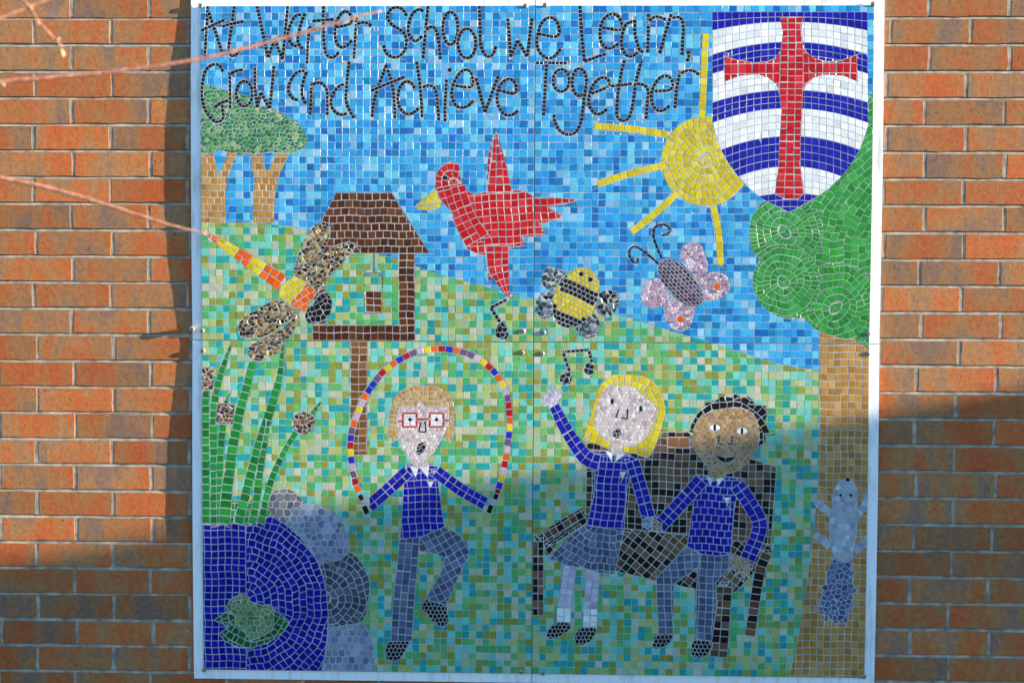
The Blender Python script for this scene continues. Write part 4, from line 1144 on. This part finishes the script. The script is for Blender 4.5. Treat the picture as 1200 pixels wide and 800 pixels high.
    for (fig, part) in groups:
        if part != '#': continue
        par = figs[fig][0] if fig in figs and fig not in ('sky_tiles', 'meadow_tiles') else pan
        for v, f, c, col, m in groups[fig, part]:
            mesh_obj('tile', [(a - c[0], b_ - c[1], d - c[2]) for a, b_, d in v], f, M_MIRROR if m == 'm' else M_GLASS, par,
                     (c[0] - base[0], c[1] - base[1], c[2] - base[2]), [('tile_col', 'FLOAT_COLOR', [(*col, 1)] * len(v))])
    if key == (0, 1):
        screw(pan, 225.5, 385, .0085, .005, .016, 'bolt', .0)

# ------------------------------------------------------------------ bare shrub in front of the wall, left
def tube(name, pts, rad, parent, loc, mat, n=8):
    pts = np.asarray(pts, float); m = len(pts); rad = np.interp(np.linspace(0, 1, m), np.linspace(0, 1, len(rad)), rad)
    tg = np.gradient(pts, axis=0); tg /= np.sqrt((tg ** 2).sum(1))[:, None]
    v, f = [], []
    for i in range(m):
        a = np.cross(tg[i], (0, 1, 0.01)); a /= np.linalg.norm(a); b = np.cross(tg[i], a)
        for k in range(n):
            t = 2 * math.pi * k / n; v.append(tuple(pts[i] + rad[i] * (math.cos(t) * a + math.sin(t) * b) - loc))
    for i in range(m - 1):
        for k in range(n): f.append((i * n + k, i * n + (k + 1) % n, (i + 1) * n + (k + 1) % n, (i + 1) * n + k))
    f += [tuple(range(n))[::-1], tuple((m - 1) * n + k for k in range(n))]
    return mesh_obj(name, v, f, mat, parent, smooth=True)

def wander(p, amp, sub=6):
    q = smooth_line(np.asarray(p, float), False, sub)
    q[1:-1] += rng.normal(0, amp, (len(q) - 2, 3)); return q
def T(px, py, Y): return plane_pt(px, py, Y)
root = np.array([T(-330, 400, -1.0)[0], -1.0, 0.0])
shrub = empty('bare_shrub', tuple(root)); tag(shrub, 'leafless reddish shrub twigs reaching in front of the brick wall', 'shrub')
stem_top = T(-240, 60, -.95)
tube('stem', wander([root, root + (0.02, .02, .5), T(-300, 330, -.98), T(-270, 190, -.96), stem_top, T(-215, -60, -.95)], .003), [.016, .012, .006], shrub, root, M_TWIG)
br1 = tube('branch', wander([T(-255, 130, -.95), T(-120, 112, -.9), T(0, 96, -.86), T(110, 86, -.82), T(222, 72, -.78), T(330, 45, -.74), T(400, 25, -.72), T(447, 13, -.70)], .0008), [.009, .0054, .0048, .0039, .0019], shrub, root, M_TWIG)
br2 = tube('branch', wander([T(-270, 190, -.96), T(-130, 190, -.9), T(0, 208, -.84), T(110, 235, -.8), T(190, 261, -.77), T(243, 274, -.75)], .0008), [.009, .0054, .0048, .0036, .0017], shrub, root, M_TWIG)
br3 = tube('branch', wander([T(-250, 110, -.95), T(-100, 62, -.9), T(0, 21, -.88), T(50, 2, -.86), T(110, -30, -.85)], .0008), [.008, .005, .0043, .0027], shrub, root, M_TWIG)
br4 = tube('branch', wander([T(-10, -30, -.9), T(32, 6, -.87), T(44, 24, -.87), T(60, 42, -.86), T(73, 55, -.86)], .0006), [.0034, .0028, .002], shrub, root, M_TWIG)
def bud(px, py, Y, L, ang, par):
    c = T(px, py, Y); v, f = [], []; n = 8; rg = [0.05, .7, 1, .75, .35, .03]
    ca, sa = math.cos(ang), math.sin(ang)
    for i, r in enumerate(rg):
        t = (i / 5 - .5) * L
        for k in range(n):
            a = 2 * math.pi * k / n; x, y, z = r * L * .26 * math.cos(a), r * L * .26 * math.sin(a), t
            v.append((c[0] - root[0] + x * ca - z * sa, c[1] - root[1] + y, c[2] - root[2] + x * sa + z * ca))
    for i in range(5):
        for k in range(n): f.append((i * n + k, i * n + (k + 1) % n, (i + 1) * n + (k + 1) % n, (i + 1) * n + k))
    mesh_obj('bud', v, f, M_BUD, par, smooth=True)
for a in ((73, 62, -.86, .022, .2), (57, 39, -.86, .016, .7), (44, 26, -.87, .017, .5), (36, 9, -.87, .012, .6), (68, 46, -.86, .015, -1.0)): bud(*a, br4)
bud(3, 99, -.86, .016, 1.0, br1)
